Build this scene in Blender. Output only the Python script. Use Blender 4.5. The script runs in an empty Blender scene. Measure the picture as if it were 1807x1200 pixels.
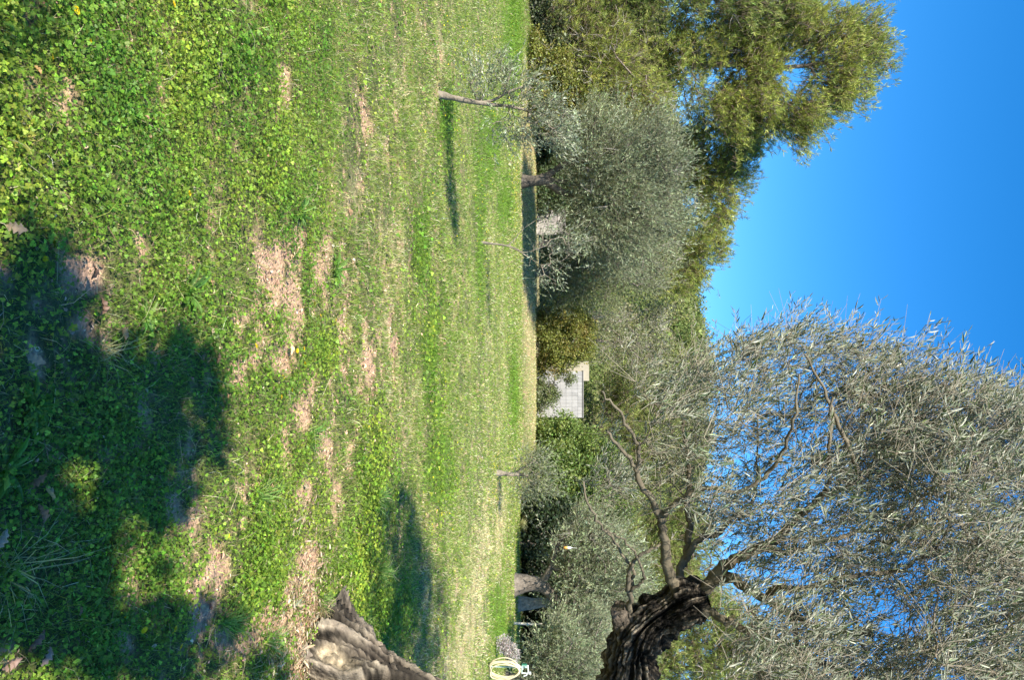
import bpy, math
import numpy as np
from math import radians, sin, cos, pi
from mathutils import Vector, Matrix

# ------------------------------------------------------------------ camera, sky, sun, exposure
SC = bpy.context.scene
COL = SC.collection
H = 1.55                       # eye height
PW, PH, F = 1807.0, 1200.0, 1358.0
PITCH = math.atan(71.5 / F)    # looking slightly down
# the photograph was taken with the camera turned on its side: world up points to picture right
FWD = np.array([0.0, cos(PITCH), -sin(PITCH)])
UPV = np.array([0.0, sin(PITCH), cos(PITCH)])
RGT = np.array([1.0, 0.0, 0.0])
CAMP = np.array([0.0, 0.0, H])
cd = bpy.data.cameras.new("camera")
cam = bpy.data.objects.new("camera", cd)
COL.objects.link(cam)
m = Matrix(((UPV[0], -RGT[0], -FWD[0]), (UPV[1], -RGT[1], -FWD[1]), (UPV[2], -RGT[2], -FWD[2])))
cam.matrix_world = Matrix.Translation(Vector(CAMP)) @ m.to_4x4()
cd.sensor_width = 36.0
cd.lens = 36.0 * F / PW
cd.clip_start = 0.05
cd.clip_end = 6000
SC.camera = cam

SUN_EL, SHADOW_AZ = radians(41.0), radians(29.0)      # shadows fall away from the lens and to its right
SH = np.array([sin(SHADOW_AZ), cos(SHADOW_AZ)]) / math.tan(SUN_EL)   # ground offset per metre of height
world = bpy.data.worlds.new("World")
SC.world = world
world.use_nodes = True
wn = world.node_tree
bg = wn.nodes["Background"]
sky = wn.nodes.new("ShaderNodeTexSky")
sky.sky_type = 'NISHITA'
sky.sun_disc = False
sky.sun_elevation = SUN_EL
sky.sun_rotation = SHADOW_AZ + pi
sky.altitude = 300
sky.air_density = 1.0
sky.dust_density = 0.25
sky.ozone_density = 5.0
hs = wn.nodes.new("ShaderNodeHueSaturation")
hs.inputs['Saturation'].default_value = 1.31
hs.inputs['Hue'].default_value = 0.500
hs.inputs['Value'].default_value = 1.15
wn.links.new(sky.outputs[0], hs.inputs['Color'])
wn.links.new(hs.outputs[0], bg.inputs['Color'])
bg.inputs['Strength'].default_value = 0.105
ld = bpy.data.lights.new("sun", 'SUN')
ld.energy = 5.0
ld.angle = radians(0.5)
ld.color = (1.0, 0.94, 0.82)
sun = bpy.data.objects.new("sun", ld)
COL.objects.link(sun)
sun.rotation_euler = Vector((SH[0], SH[1], -1.0)).to_track_quat('-Z', 'Y').to_euler()
SC.view_settings.view_transform = 'Standard'
SC.view_settings.look = 'None'
SC.view_settings.exposure = 1.15
SC.view_settings.gamma = 1.0
SC.render.film_transparent = False
SC.cycles.max_bounces = 5
SC.cycles.diffuse_bounces = 3
SC.cycles.glossy_bounces = 2
SC.cycles.transmission_bounces = 4
SC.cycles.transparent_max_bounces = 4

# ------------------------------------------------------------------ measuring helpers
def at(px, py, d):
    """point at distance d (metres along y) seen at this place of the photograph"""
    r = FWD[None] + ((np.atleast_1d(px) - PW / 2) / F)[:, None] * UPV + ((np.atleast_1d(py) - PH / 2) / F)[:, None] * RGT
    d = np.atleast_1d(d).astype(float)
    p = CAMP + r * (d / r[:, 1])[:, None]
    return p if len(p) > 1 else p[0]

def gnd(px, py):
    r = FWD + ((px - PW / 2) / F) * UPV + ((py - PH / 2) / F) * RGT
    return CAMP + r * (-H / r[2])

def proj(P):
    q = P - CAMP
    z = q @ FWD
    z = np.where(z < 0.05, 0.05, z)
    return PW / 2 + F * (q @ UPV) / z, PH / 2 + F * (q @ RGT) / z

def hash3(ix, iy, iz, seed):
    h = (ix.astype(np.int64) * 374761393 + iy.astype(np.int64) * 668265263 + iz.astype(np.int64) * 2147483647 + seed * 144269) & 0xffffffff
    h = ((h ^ (h >> 13)) * 1274126177) & 0xffffffff
    h = h ^ (h >> 16)
    return (h & 0xffff) / 65535.0

def noise(P, scale=1.0, seed=0):
    P = np.asarray(P, float) * scale
    if P.shape[1] == 2:
        P = np.c_[P, np.zeros(len(P))]
    i = np.floor(P).astype(np.int64)
    f = P - i
    f = f * f * (3 - 2 * f)
    out = 0
    for dx in (0, 1):
        for dy in (0, 1):
            for dz in (0, 1):
                w = (f[:, 0] if dx else 1 - f[:, 0]) * (f[:, 1] if dy else 1 - f[:, 1]) * (f[:, 2] if dz else 1 - f[:, 2])
                out = out + w * hash3(i[:, 0] + dx, i[:, 1] + dy, i[:, 2] + dz, seed)
    return out

def fbm(P, scale=1.0, seed=0, octv=4):
    s, a, t = 0, 0.5, 0
    for k in range(octv):
        s = s + a * noise(P, scale * 2 ** k, seed + k * 17)
        t += a
        a *= 0.5
    return s / t

def unit(v):
    return v / np.maximum(np.linalg.norm(v, axis=-1, keepdims=True), 1e-9)

# ------------------------------------------------------------------ mesh helpers
def mk(name, parts, mat, parent=None, origin=None, smooth=False):
    """parts: list of (verts (n,3), faces (m,k), colours (n,3) or None), joined into one mesh object"""
    V, L, S, Cc, off = [], [], [], [], 0
    for v, f, c in parts:
        if len(v) == 0:
            continue
        V.append(v)
        L.append((f + off).ravel())
        S.append(np.full(len(f), f.shape[1]))
        if c is None:
            c = np.full((len(v), 3), 0.5)
        c = np.asarray(c, float)
        if c.ndim == 1:
            c = np.tile(c, (len(v), 1))
        Cc.append(c)
        off += len(v)
    V = np.concatenate(V).astype(np.float32)
    if origin is not None:
        V = V - np.asarray(origin, np.float32)
    L = np.concatenate(L).astype(np.int32)
    S = np.concatenate(S).astype(np.int32)
    Cc = np.concatenate(Cc)
    me = bpy.data.meshes.new(name)
    me.vertices.add(len(V))
    me.vertices.foreach_set("co", V.ravel())
    me.loops.add(len(L))
    me.loops.foreach_set("vertex_index", L)
    me.polygons.add(len(S))
    st = np.zeros(len(S), np.int32)
    st[1:] = np.cumsum(S)[:-1]
    me.polygons.foreach_set("loop_start", st)
    me.polygons.foreach_set("loop_total", S)
    me.polygons.foreach_set("use_smooth", np.full(len(S), bool(smooth)))
    me.update(calc_edges=True)
    at_ = me.color_attributes.new("Col", 'FLOAT_COLOR', 'POINT')
    at_.data.foreach_set("color", np.c_[Cc, np.ones(len(Cc))].astype(np.float32).ravel())
    if mat:
        me.materials.append(mat)
    o = bpy.data.objects.new(name, me)
    COL.objects.link(o)
    if parent is not None:
        o.parent = parent
    return o

def thing(name, label, cat, loc=(0, 0, 0), group=None):
    o = bpy.data.objects.new(name, None)
    o.empty_display_size = 0.2
    COL.objects.link(o)
    o.location = loc
    o['label'] = label
    o['category'] = cat
    if group:
        o['group'] = group
    return o

def tag(o, label=None, cat=None, group=None, kind=None, loc=None):
    if label: o['label'] = label
    if cat: o['category'] = cat
    if group: o['group'] = group
    if kind: o['kind'] = kind
    if loc is not None: o.location = loc
    return o

def tube(path, rad, sides=6, col=(0.2, 0.18, 0.15), cap=True):
    path = np.asarray(path, float)
    n = len(path)
    rad = np.full(n, rad) if np.isscalar(rad) else np.asarray(rad, float)
    T = unit(np.gradient(path, axis=0))
    a = np.array([0, 0, 1.0]) if abs(T[0][2]) < 0.9 else np.array([1.0, 0, 0])
    u = np.cross(T[0], a); u /= np.linalg.norm(u)
    Us = [u]
    for i in range(1, n):
        u = u - T[i] * (u @ T[i])
        u /= max(np.linalg.norm(u), 1e-9)
        Us.append(u)
    Us = np.array(Us)
    Ws = np.cross(T, Us)
    th = np.arange(sides) * 2 * pi / sides
    V = path[:, None] + rad[:, None, None] * (np.cos(th)[None, :, None] * Us[:, None] + np.sin(th)[None, :, None] * Ws[:, None])
    V = V.reshape(-1, 3)
    i = np.arange(n - 1)[:, None] * sides
    j = np.arange(sides)[None]
    Fq = np.stack([i + j, i + (j + 1) % sides, i + sides + (j + 1) % sides, i + sides + j], -1).reshape(-1, 4)
    if cap:
        V = np.vstack([V, path[0], path[-1]])
        k = len(V)
        j = np.arange(sides)
        f1 = np.stack([np.full(sides, k - 2), (j + 1) % sides, j, np.full(sides, k - 2)], -1)
        b = (n - 1) * sides
        c1 = np.stack([(j + 1) % sides, j, np.full(sides, k - 2)], -1)
        c2 = np.stack([b + j, b + (j + 1) % sides, np.full(sides, k - 1)], -1)
        return [(V, Fq, col), (V[:0], Fq[:0], None)] if False else join3(V, Fq, np.vstack([c1, c2]), col)
    return [(V, Fq, col)]

def join3(V, Q, T, col):
    # quads and triangles over the same vertices
    tv = V[T.ravel()]
    tf = np.arange(len(tv)).reshape(-1, 3)
    if not np.isscalar(col) and np.ndim(col) == 2:
        col = np.vstack([col, np.tile(col.mean(0), (len(V) - len(col), 1))]) if len(col) < len(V) else col
        return [(V, Q, col), (tv, tf, col[T.ravel()])]
    return [(V, Q, col), (tv, tf, col)]

def smooth_path(pts, per=6):
    P = np.asarray(pts, float)
    n = len(P)
    out = []
    E = np.vstack([2 * P[0] - P[1], P, 2 * P[-1] - P[-2]])
    for i in range(n - 1):
        p0, p1, p2, p3 = E[i], E[i + 1], E[i + 2], E[i + 3]
        for t in np.arange(per) / per:
            out.append(0.5 * ((2 * p1) + (-p0 + p2) * t + (2 * p0 - 5 * p1 + 4 * p2 - p3) * t * t + (-p0 + 3 * p1 - 3 * p2 + p3) * t ** 3))
    out.append(P[-1])
    return np.array(out)

def tubes(A, B, r0, r1, sides=3, col=(0.2, 0.17, 0.13), sag=None):
    """many thin three-point twigs at once"""
    n = len(A)
    M_ = (A + B) / 2 if sag is None else (A + B) / 2 + sag
    T = unit(B - A)
    a = np.tile(np.array([0.3, 0.2, 1.0]), (n, 1))
    U = unit(np.cross(T, a))
    W = np.cross(T, U)
    th = np.arange(sides) * 2 * pi / sides
    ring = np.cos(th)[None, :, None] * U[:, None] + np.sin(th)[None, :, None] * W[:, None]
    r0 = np.broadcast_to(r0, (n,))[:, None, None]
    r1 = np.broadcast_to(r1, (n,))[:, None, None]
    V = np.stack([A[:, None] + ring * r0, M_[:, None] + ring * (r0 + r1) / 2, B[:, None] + ring * r1], 1).reshape(-1, 3)
    b = (np.arange(n) * 3 * sides)[:, None, None]
    k = (np.arange(2) * sides)[None, :, None]
    j = np.arange(sides)[None, None]
    Q = np.stack([b + k + j, b + k + (j + 1) % sides, b + k + sides + (j + 1) % sides, b + k + sides + j], -1).reshape(-1, 4)
    c = np.asarray(col)
    if c.ndim == 2:
        c = np.repeat(c, 3 * sides, 0)
    return (V, Q, c)

def leaves(P, D, N, Ln, Wd, col, fold=0.25, droop=0.0):
    """folded two-quad leaves: base, edge, edge, tip"""
    n = len(P)
    D = unit(D)
    S = unit(np.cross(D, N))
    N = np.cross(S, D)
    Ln = np.broadcast_to(Ln, (n,))[:, None]
    Wd = np.broadcast_to(Wd, (n,))[:, None] / 2
    tip = P + D * Ln - N * (droop * Ln)
    a1 = P + D * Ln * 0.33 + S * Wd + N * Wd * fold
    a2 = P + D * Ln * 0.70 + S * Wd * 0.8 + N * Wd * fold - N * droop * 0.3 * Ln
    b1 = P + D * Ln * 0.33 - S * Wd + N * Wd * fold
    b2 = P + D * Ln * 0.70 - S * Wd * 0.8 + N * Wd * fold - N * droop * 0.3 * Ln
    V = np.stack([P, a1, a2, tip, b2, b1], 1).reshape(-1, 3)
    b = (np.arange(n) * 6)[:, None]
    Q = np.concatenate([b + np.array([[0, 1, 2, 3]]), b + np.array([[0, 3, 4, 5]])], 1).reshape(-1, 4)
    return (V, Q, np.repeat(col, 6, 0))

def cards(P, D, N, Ln, Wd, col):
    n = len(P)
    D = unit(D)
    S = unit(np.cross(D, N))
    Ln = np.broadcast_to(Ln, (n,))[:, None]
    Wd = np.broadcast_to(Wd, (n,))[:, None] / 2
    V = np.stack([P, P + D * Ln * 0.45 + S * Wd, P + D * Ln, P + D * Ln * 0.45 - S * Wd], 1).reshape(-1, 3)
    Q = np.arange(4 * n).reshape(-1, 4)
    return (V, Q, np.repeat(col, 4, 0))

def blades(P, D, Ln, Wd, col, rng, bend=0.35):
    """grass blades: lower quad + upper triangle-like quad, bending over"""
    n = len(P)
    D = unit(D)
    ang = rng.uniform(0, 2 * pi, n)
    side = np.c_[np.cos(ang), np.sin(ang), np.zeros(n)]
    out = np.c_[D[:, :2], np.zeros(n)] + 0.001
    Ln = np.broadcast_to(Ln, (n,))[:, None]
    Wd = np.broadcast_to(Wd, (n,))[:, None] / 2
    m1 = P + D * Ln * 0.55
    D2 = unit(D + unit(out) * bend * 2 - np.array([0, 0, bend * 0.6]))
    tip = m1 + D2 * Ln * 0.45
    V = np.stack([P - side * Wd, P + side * Wd, m1 + side * Wd * .8, m1 - side * Wd * .8, tip + side * Wd * .1, tip - side * Wd * .1], 1).reshape(-1, 3)
    b = (np.arange(n) * 6)[:, None]
    Q = np.concatenate([b + np.array([[0, 1, 2, 3]]), b + np.array([[3, 2, 4, 5]])], 1).reshape(-1, 4)
    return (V, Q, np.repeat(col, 6, 0))

def vary(rng, n, base, amt=0.25, hue=0.08):
    base = np.asarray(base, float)
    c = np.tile(base, (n, 1)) if base.ndim == 1 else base.copy()
    c *= np.exp(rng.normal(0, amt, n))[:, None]
    c *= np.exp(rng.normal(0, hue, (n, 3)))
    return np.clip(c, 0.002, 0.9)

def mixcol(rng, n, cols, w):
    cols = np.array(cols, float)
    w = np.array(w, float) / sum(w)
    return cols[rng.choice(len(cols), n, p=w)]

# ------------------------------------------------------------------ materials
def leafmat(name, trans=0.35, rough=0.45, spec=0.35, back=None):
    mt = bpy.data.materials.new(name)
    mt.use_nodes = True
    nt = mt.node_tree
    nt.nodes.clear()
    out = nt.nodes.new("ShaderNodeOutputMaterial")
    at_ = nt.nodes.new("ShaderNodeAttribute"); at_.attribute_name = "Col"
    pb = nt.nodes.new("ShaderNodeBsdfPrincipled")
    pb.inputs['Roughness'].default_value = rough
    pb.inputs['Specular IOR Level'].default_value = spec
    tr = nt.nodes.new("ShaderNodeBsdfTranslucent")
    mx = nt.nodes.new("ShaderNodeMixShader"); mx.inputs[0].default_value = trans
    gm = nt.nodes.new("ShaderNodeMix"); gm.data_type = 'RGBA'; gm.blend_type = 'MULTIPLY'
    gm.inputs[0].default_value = 1.0
    gm.inputs[7].default_value = (1.25, 1.35, 0.7, 1)
    src = at_.outputs['Color']
    if back is not None:
        # the underside of an olive leaf is silvery
        ge = nt.nodes.new("ShaderNodeNewGeometry")
        bm_ = nt.nodes.new("ShaderNodeMix"); bm_.data_type = 'RGBA'
        nt.links.new(ge.outputs['Backfacing'], bm_.inputs[0])
        nt.links.new(at_.outputs['Color'], bm_.inputs[6])
        bm_.inputs[7].default_value = (*back, 1)
        src = bm_.outputs[2]
    nt.links.new(src, pb.inputs['Base Color'])
    nt.links.new(at_.outputs['Color'], gm.inputs[6])
    nt.links.new(gm.outputs[2], tr.inputs['Color'])
    nt.links.new(pb.outputs[0], mx.inputs[1])
    nt.links.new(tr.outputs[0], mx.inputs[2])
    nt.links.new(mx.outputs[0], out.inputs['Surface'])
    return mt

def surfmat(name, rough=0.9, scale=20.0, amt=0.5, bump=0.4, bscale=40.0, col=None, stretch=(1, 1, 1), spec=0.2):
    """surface coloured by its own colours times procedural noise, with bump"""
    mt = bpy.data.materials.new(name)
    mt.use_nodes = True
    nt = mt.node_tree
    pb = nt.nodes["Principled BSDF"]
    pb.inputs['Roughness'].default_value = rough
    pb.inputs['Specular IOR Level'].default_value = spec
    tc = nt.nodes.new("ShaderNodeTexCoord")
    mp = nt.nodes.new("ShaderNodeMapping"); mp.inputs['Scale'].default_value = stretch
    nt.links.new(tc.outputs['Object'], mp.inputs[0])
    nz = nt.nodes.new("ShaderNodeTexNoise"); nz.inputs['Scale'].default_value = scale
    nz.inputs['Detail'].default_value = 6; nz.inputs['Roughness'].default_value = 0.7
    nt.links.new(mp.outputs[0], nz.inputs['Vector'])
    mr = nt.nodes.new("ShaderNodeMapRange")
    mr.inputs['From Min'].default_value = 0.3; mr.inputs['From Max'].default_value = 0.7
    mr.inputs['To Min'].default_value = 1 - amt; mr.inputs['To Max'].default_value = 1 + amt
    nt.links.new(nz.outputs['Fac'], mr.inputs[0])
    mu = nt.nodes.new("ShaderNodeVectorMath"); mu.operation = 'SCALE'
    if col is None:
        at_ = nt.nodes.new("ShaderNodeAttribute"); at_.attribute_name = "Col"
        nt.links.new(at_.outputs['Color'], mu.inputs[0])
    else:
        mu.inputs[0].default_value = col
    nt.links.new(mr.outputs[0], mu.inputs['Scale'])
    nt.links.new(mu.outputs[0], pb.inputs['Base Color'])
    n2 = nt.nodes.new("ShaderNodeTexNoise"); n2.inputs['Scale'].default_value = bscale; n2.inputs['Detail'].default_value = 5
    nt.links.new(mp.outputs[0], n2.inputs['Vector'])
    bp = nt.nodes.new("ShaderNodeBump"); bp.inputs['Strength'].default_value = bump; bp.inputs['Distance'].default_value = 0.02
    nt.links.new(n2.outputs['Fac'], bp.inputs['Height'])
    nt.links.new(bp.outputs[0], pb.inputs['Normal'])
    return mt

M_OLIVE = leafmat("olive_leaf", 0.15, 0.42, 0.45, back=(0.27, 0.28, 0.205))
M_OLIVE_FAR = leafmat("olive_leaf_far", 0.2, 0.6, 0.3, back=(0.24, 0.26, 0.15))
M_PINE = leafmat("pine_needles", 0.25, 0.6, 0.25)
M_BROAD = leafmat("broad_leaf", 0.3, 0.45, 0.4)
M_HERB = leafmat("herb_leaf", 0.38, 0.5, 0.3)
M_WOOD = leafmat("hill_foliage", 0.2, 0.8, 0.1)
M_BARK = surfmat("rough_bark", 0.95, 9, 0.55, 0.9, 30)
M_TWIG = surfmat("twig_bark", 0.85, 30, 0.3, 0.3, 60)
M_GROUND = surfmat("field_soil", 0.95, 55, 0.55, 0.9, 70)
M_PAINT = surfmat("hose_plastic", 0.45, 30, 0.12, 0.1, 60, spec=0.5)

# ------------------------------------------------------------------ ground
SOIL = [(500, 480, 28, 50), (508, 540, 22, 60), (490, 590, 34, 45), (478, 630, 26, 35), (448, 655, 24, 26), (465, 462, 16, 22), (520, 425, 12, 40),
        (570, 490, 10, 45), (600, 585, 11, 30), (606, 640, 9, 30), (648, 640, 9, 40), (540, 715, 18, 40), (508, 785, 13, 50), (612, 830, 9, 50),
        (652, 690, 7, 50), (690, 600, 8, 30), (450, 870, 18, 36), (440, 925, 14, 20), (350, 930, 18, 50), (352, 1000, 22, 55), (378, 1075, 20, 60), (390, 990, 12, 35), (300, 905, 14, 20),
        (545, 985, 16, 30), (520, 1030, 20, 40), (560, 1050, 25, 40), (470, 1100, 40, 30), (162, 480, 16, 24), (243, 428, 12, 26), (8, 480, 16, 34), (75, 610, 10, 30), (165, 570, 10, 20),
        (70, 860, 8, 14), (20, 1150, 14, 20), (490, 130, 8, 30), (520, 390, 10, 40), (640, 210, 8, 30), (540, 850, 9, 40), (610, 480, 6, 30), (500, 1150, 60, 60),
        (680, 250, 6, 40), (230, 1140, 18, 16), (35, 405, 10, 10), (415, 1140, 20, 25), (590, 900, 8, 30), (575, 780, 8, 30)]
STRAW = [(855, 950, 9, 70), (840, 1010, 14, 60), (830, 1100, 22, 60), (800, 1180, 28, 50), (878, 960, 7, 60), (880, 900, 8, 60), (858, 610, 6, 55), (858, 700, 5, 60), (880, 760, 4, 60), (888, 640, 3, 80),
         (800, 340, 8, 30), (780, 100, 14, 80), (760, 200, 8, 40), (700, 130, 14, 60), (660, 280, 14, 60), (672, 620, 18, 120), (740, 1150, 12, 40), (758, 1060, 10, 60), (885, 560, 4, 80), (790, 900, 8, 50), (700, 420, 20, 80),
         (868, 435, 5, 25), (620, 350, 20, 60), (930, 700, 10, 120), (935, 560, 10, 120), (932, 830, 10, 50), (930, 430, 9, 90), (720, 720, 14, 90)]
LUSH = [(650, 860, 26, 90), (640, 1010, 34, 70), (690, 1080, 30, 40), (785, 220, 10, 60), (905, 690, 7, 60), (845, 470, 6, 70), (905, 60, 16, 90), (760, 620, 14, 120), (890, 360, 12, 40), (845, 350, 8, 90),
        (740, 440, 12, 60), (470, 1010, 20, 40), (430, 1060, 20, 40), (775, 830, 20, 60), (560, 620, 14, 30), (880, 1100, 12, 60), (860, 250, 20, 60)]

def patch(px, py, lst, jx, jy):
    m_ = np.zeros(len(px))
    for a, b, c, d in lst:
        q = ((px + jx * c * 1.1 - a) / c) ** 2 + ((py + jy * d * 1.1 - b) / d) ** 2
        m_ = np.maximum(m_, np.exp(-q * 0.8))
    return m_

def masks(XY):
    """soil, straw, lush (0..1) and field noise at ground points"""
    P3 = np.c_[XY, np.zeros(len(XY))]
    px, py = proj(P3)
    jx = fbm(XY, 3.0, 5) * 2 - 1
    jy = fbm(XY, 3.0, 9) * 2 - 1
    vis = (XY[:, 1] > 1.0)
    n1 = fbm(XY * np.array([0.75, 1.3]), 1.3, 21)
    n2 = fbm(XY * np.array([0.8, 1.6]), 5.0, 31)
    so = patch(px, py, SOIL, jx * 2, jy * 2) * vis
    n4 = fbm(XY * np.array([1, 1.4]), 17.0, 61, 3)
    soil = np.clip((so + (n2 - 0.5) * 1.3 + (n4 - 0.5) * 1.5 - 0.31) * 3, 0, 1)
    soil = np.maximum(soil, np.clip((n1 * 0.55 + n2 * 0.45 - 0.70) * 16, 0, 1))
    st = (0.75 * patch(px, py, STRAW, jx * 1.5, jy * 1.5) + 0.6 * patch(px, py, STRAW[:6], jx * 1.5, jy * 1.5)) * vis
    far = np.clip((XY[:, 1] - 4.5) / 4, 0, 1)
    straw = np.clip((st * 0.8 + (n1 - 0.5) * 0.3 * far + (n2 - 0.5) * 0.5 * far + (n4 - .5) * 1.3 - 0.28) * 1.7, 0, 1)
    edge = np.clip((XY[:, 1] - (38 + 0.35 * XY[:, 0])) / 3, 0, 1)
    straw = np.maximum(straw, edge * 0.8 * (XY[:, 0] > -15))
    lush = np.clip(patch(px, py, LUSH, jx, jy) * vis * 1.5, 0, 1)
    soil *= 1 - lush
    straw *= 1 - lush * 0.9
    return soil, straw, lush, n1, n2

def gz(XY):
    z = (fbm(XY, 0.9, 3) - 0.5) * 0.10 + (fbm(XY, 5, 4) - 0.5) * 0.035
    b = np.clip((XY[:, 1] - 38.5 + 0.04 * XY[:, 0]) / 5, 0, 1)
    return z * np.clip(1.0 - (XY[:, 1] - 20) / 25, 0.15, 1) + 0.55 * b * b * (3 - 2 * b)

def axis(lo, hi, fine_lo, fine_hi, step, grow):
    a = list(np.arange(fine_lo, fine_hi, step))
    s, x = step, a[-1]
    while x < hi:
        s *= grow; x += s; a.append(x)
    s, x = step, a[0]
    b = []
    while x > lo:
        s *= grow; x -= s; b.append(x)
    return np.array(b[::-1] + a)

gx = axis(-2500, 2500, -3.2, 3.2, 0.03, 1.035)
gy = axis(-400, 3000, 1.2, 7.5, 0.03, 1.018)
GX, GY = np.meshgrid(gx, gy)
XY = np.c_[GX.ravel(), GY.ravel()]
soil, straw, lush, n1, n2 = masks(XY)
n3 = fbm(XY, 30, 77, 2)
cg = np.array([0.075, 0.085, 0.03])[None] * (0.7 + 0.7 * n3)[:, None]
cg = cg * (1 + 0.5 * np.clip(XY[:, 1:2] / 12 - .5, 0, 1.3)) + 0
cs = np.array([0.52, 0.33, 0.215])[None] * (0.65 + 0.7 * n3)[:, None]
ct = np.array([0.36, 0.32, 0.15])[None] * (0.65 + 0.7 * n3)[:, None]
c = cg * (1 - straw[:, None] * .8) + ct * straw[:, None] * .8
c = c * (1 - soil[:, None]) + cs * soil[:, None]
litter = np.clip((n3 - 0.55) * 4, 0, 1)[:, None] * 0.5
c = c * (1 - litter) + np.array([0.26, 0.18, 0.11]) * litter
zz = gz(XY) - 0.012 * soil + 0.012 * (n3 - .5) * np.clip(3 - XY[:, 1] / 6, 0, 1)
V = np.c_[XY, zz]
nx, ny = len(gx), len(gy)
ii = (np.arange(ny - 1)[:, None] * nx + np.arange(nx - 1)[None]).ravel()
Q = np.stack([ii, ii + 1, ii + nx + 1, ii + nx], -1)
g = mk("ground", [(V, Q, c)], M_GROUND, smooth=True)
tag(g, kind='structure')

# wooded hill behind the field
def hillz(x, y):
    t = np.clip((y - 62) / 175, 0, 1)
    sk = 36 - 0.12 * np.abs(x + 5) + 5 * np.sin(x * 0.021 + 1.0) + 2.5 * np.sin(x * 0.07)
    return sk * (t * t * (3 - 2 * t)) ** 0.85 - 0.35 * np.clip(y - 240, 0, 400) * 0.5
hx = np.linspace(-420, 420, 141); hy = np.linspace(60, 520, 93)
HX, HY = np.meshgrid(hx, hy)
HV = np.c_[HX.ravel(), HY.ravel(), hillz(HX.ravel(), HY.ravel()) + 2.5 * (fbm(np.c_[HX.ravel(), HY.ravel()], 0.04, 8) - 0.5) * np.clip((HY.ravel() - 60) / 20, 0, 1) + 0.3]
i_ = (np.arange(92)[:, None] * 141 + np.arange(140)[None]).ravel()
hc = np.array([0.10, 0.09, 0.05]) * (0.7 + 0.6 * fbm(HV[:, :2], 0.2, 12))[:, None]
tag(mk("hill", [(HV, np.stack([i_, i_ + 1, i_ + 142, i_ + 141], -1), hc)], M_GROUND, smooth=True), kind='structure')

# ------------------------------------------------------------------ ground cover
def in_view(n, d0, d1, rng, margin=1.1, grow=1.0):
    """ground points spread evenly per square metre over the strip the lens sees"""
    d = np.sqrt(rng.uniform(d0 ** 2, d1 ** 2, n))
    x = rng.uniform(-1, 1, n) * (0.46 * d + margin)
    return np.c_[x, d]

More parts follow.
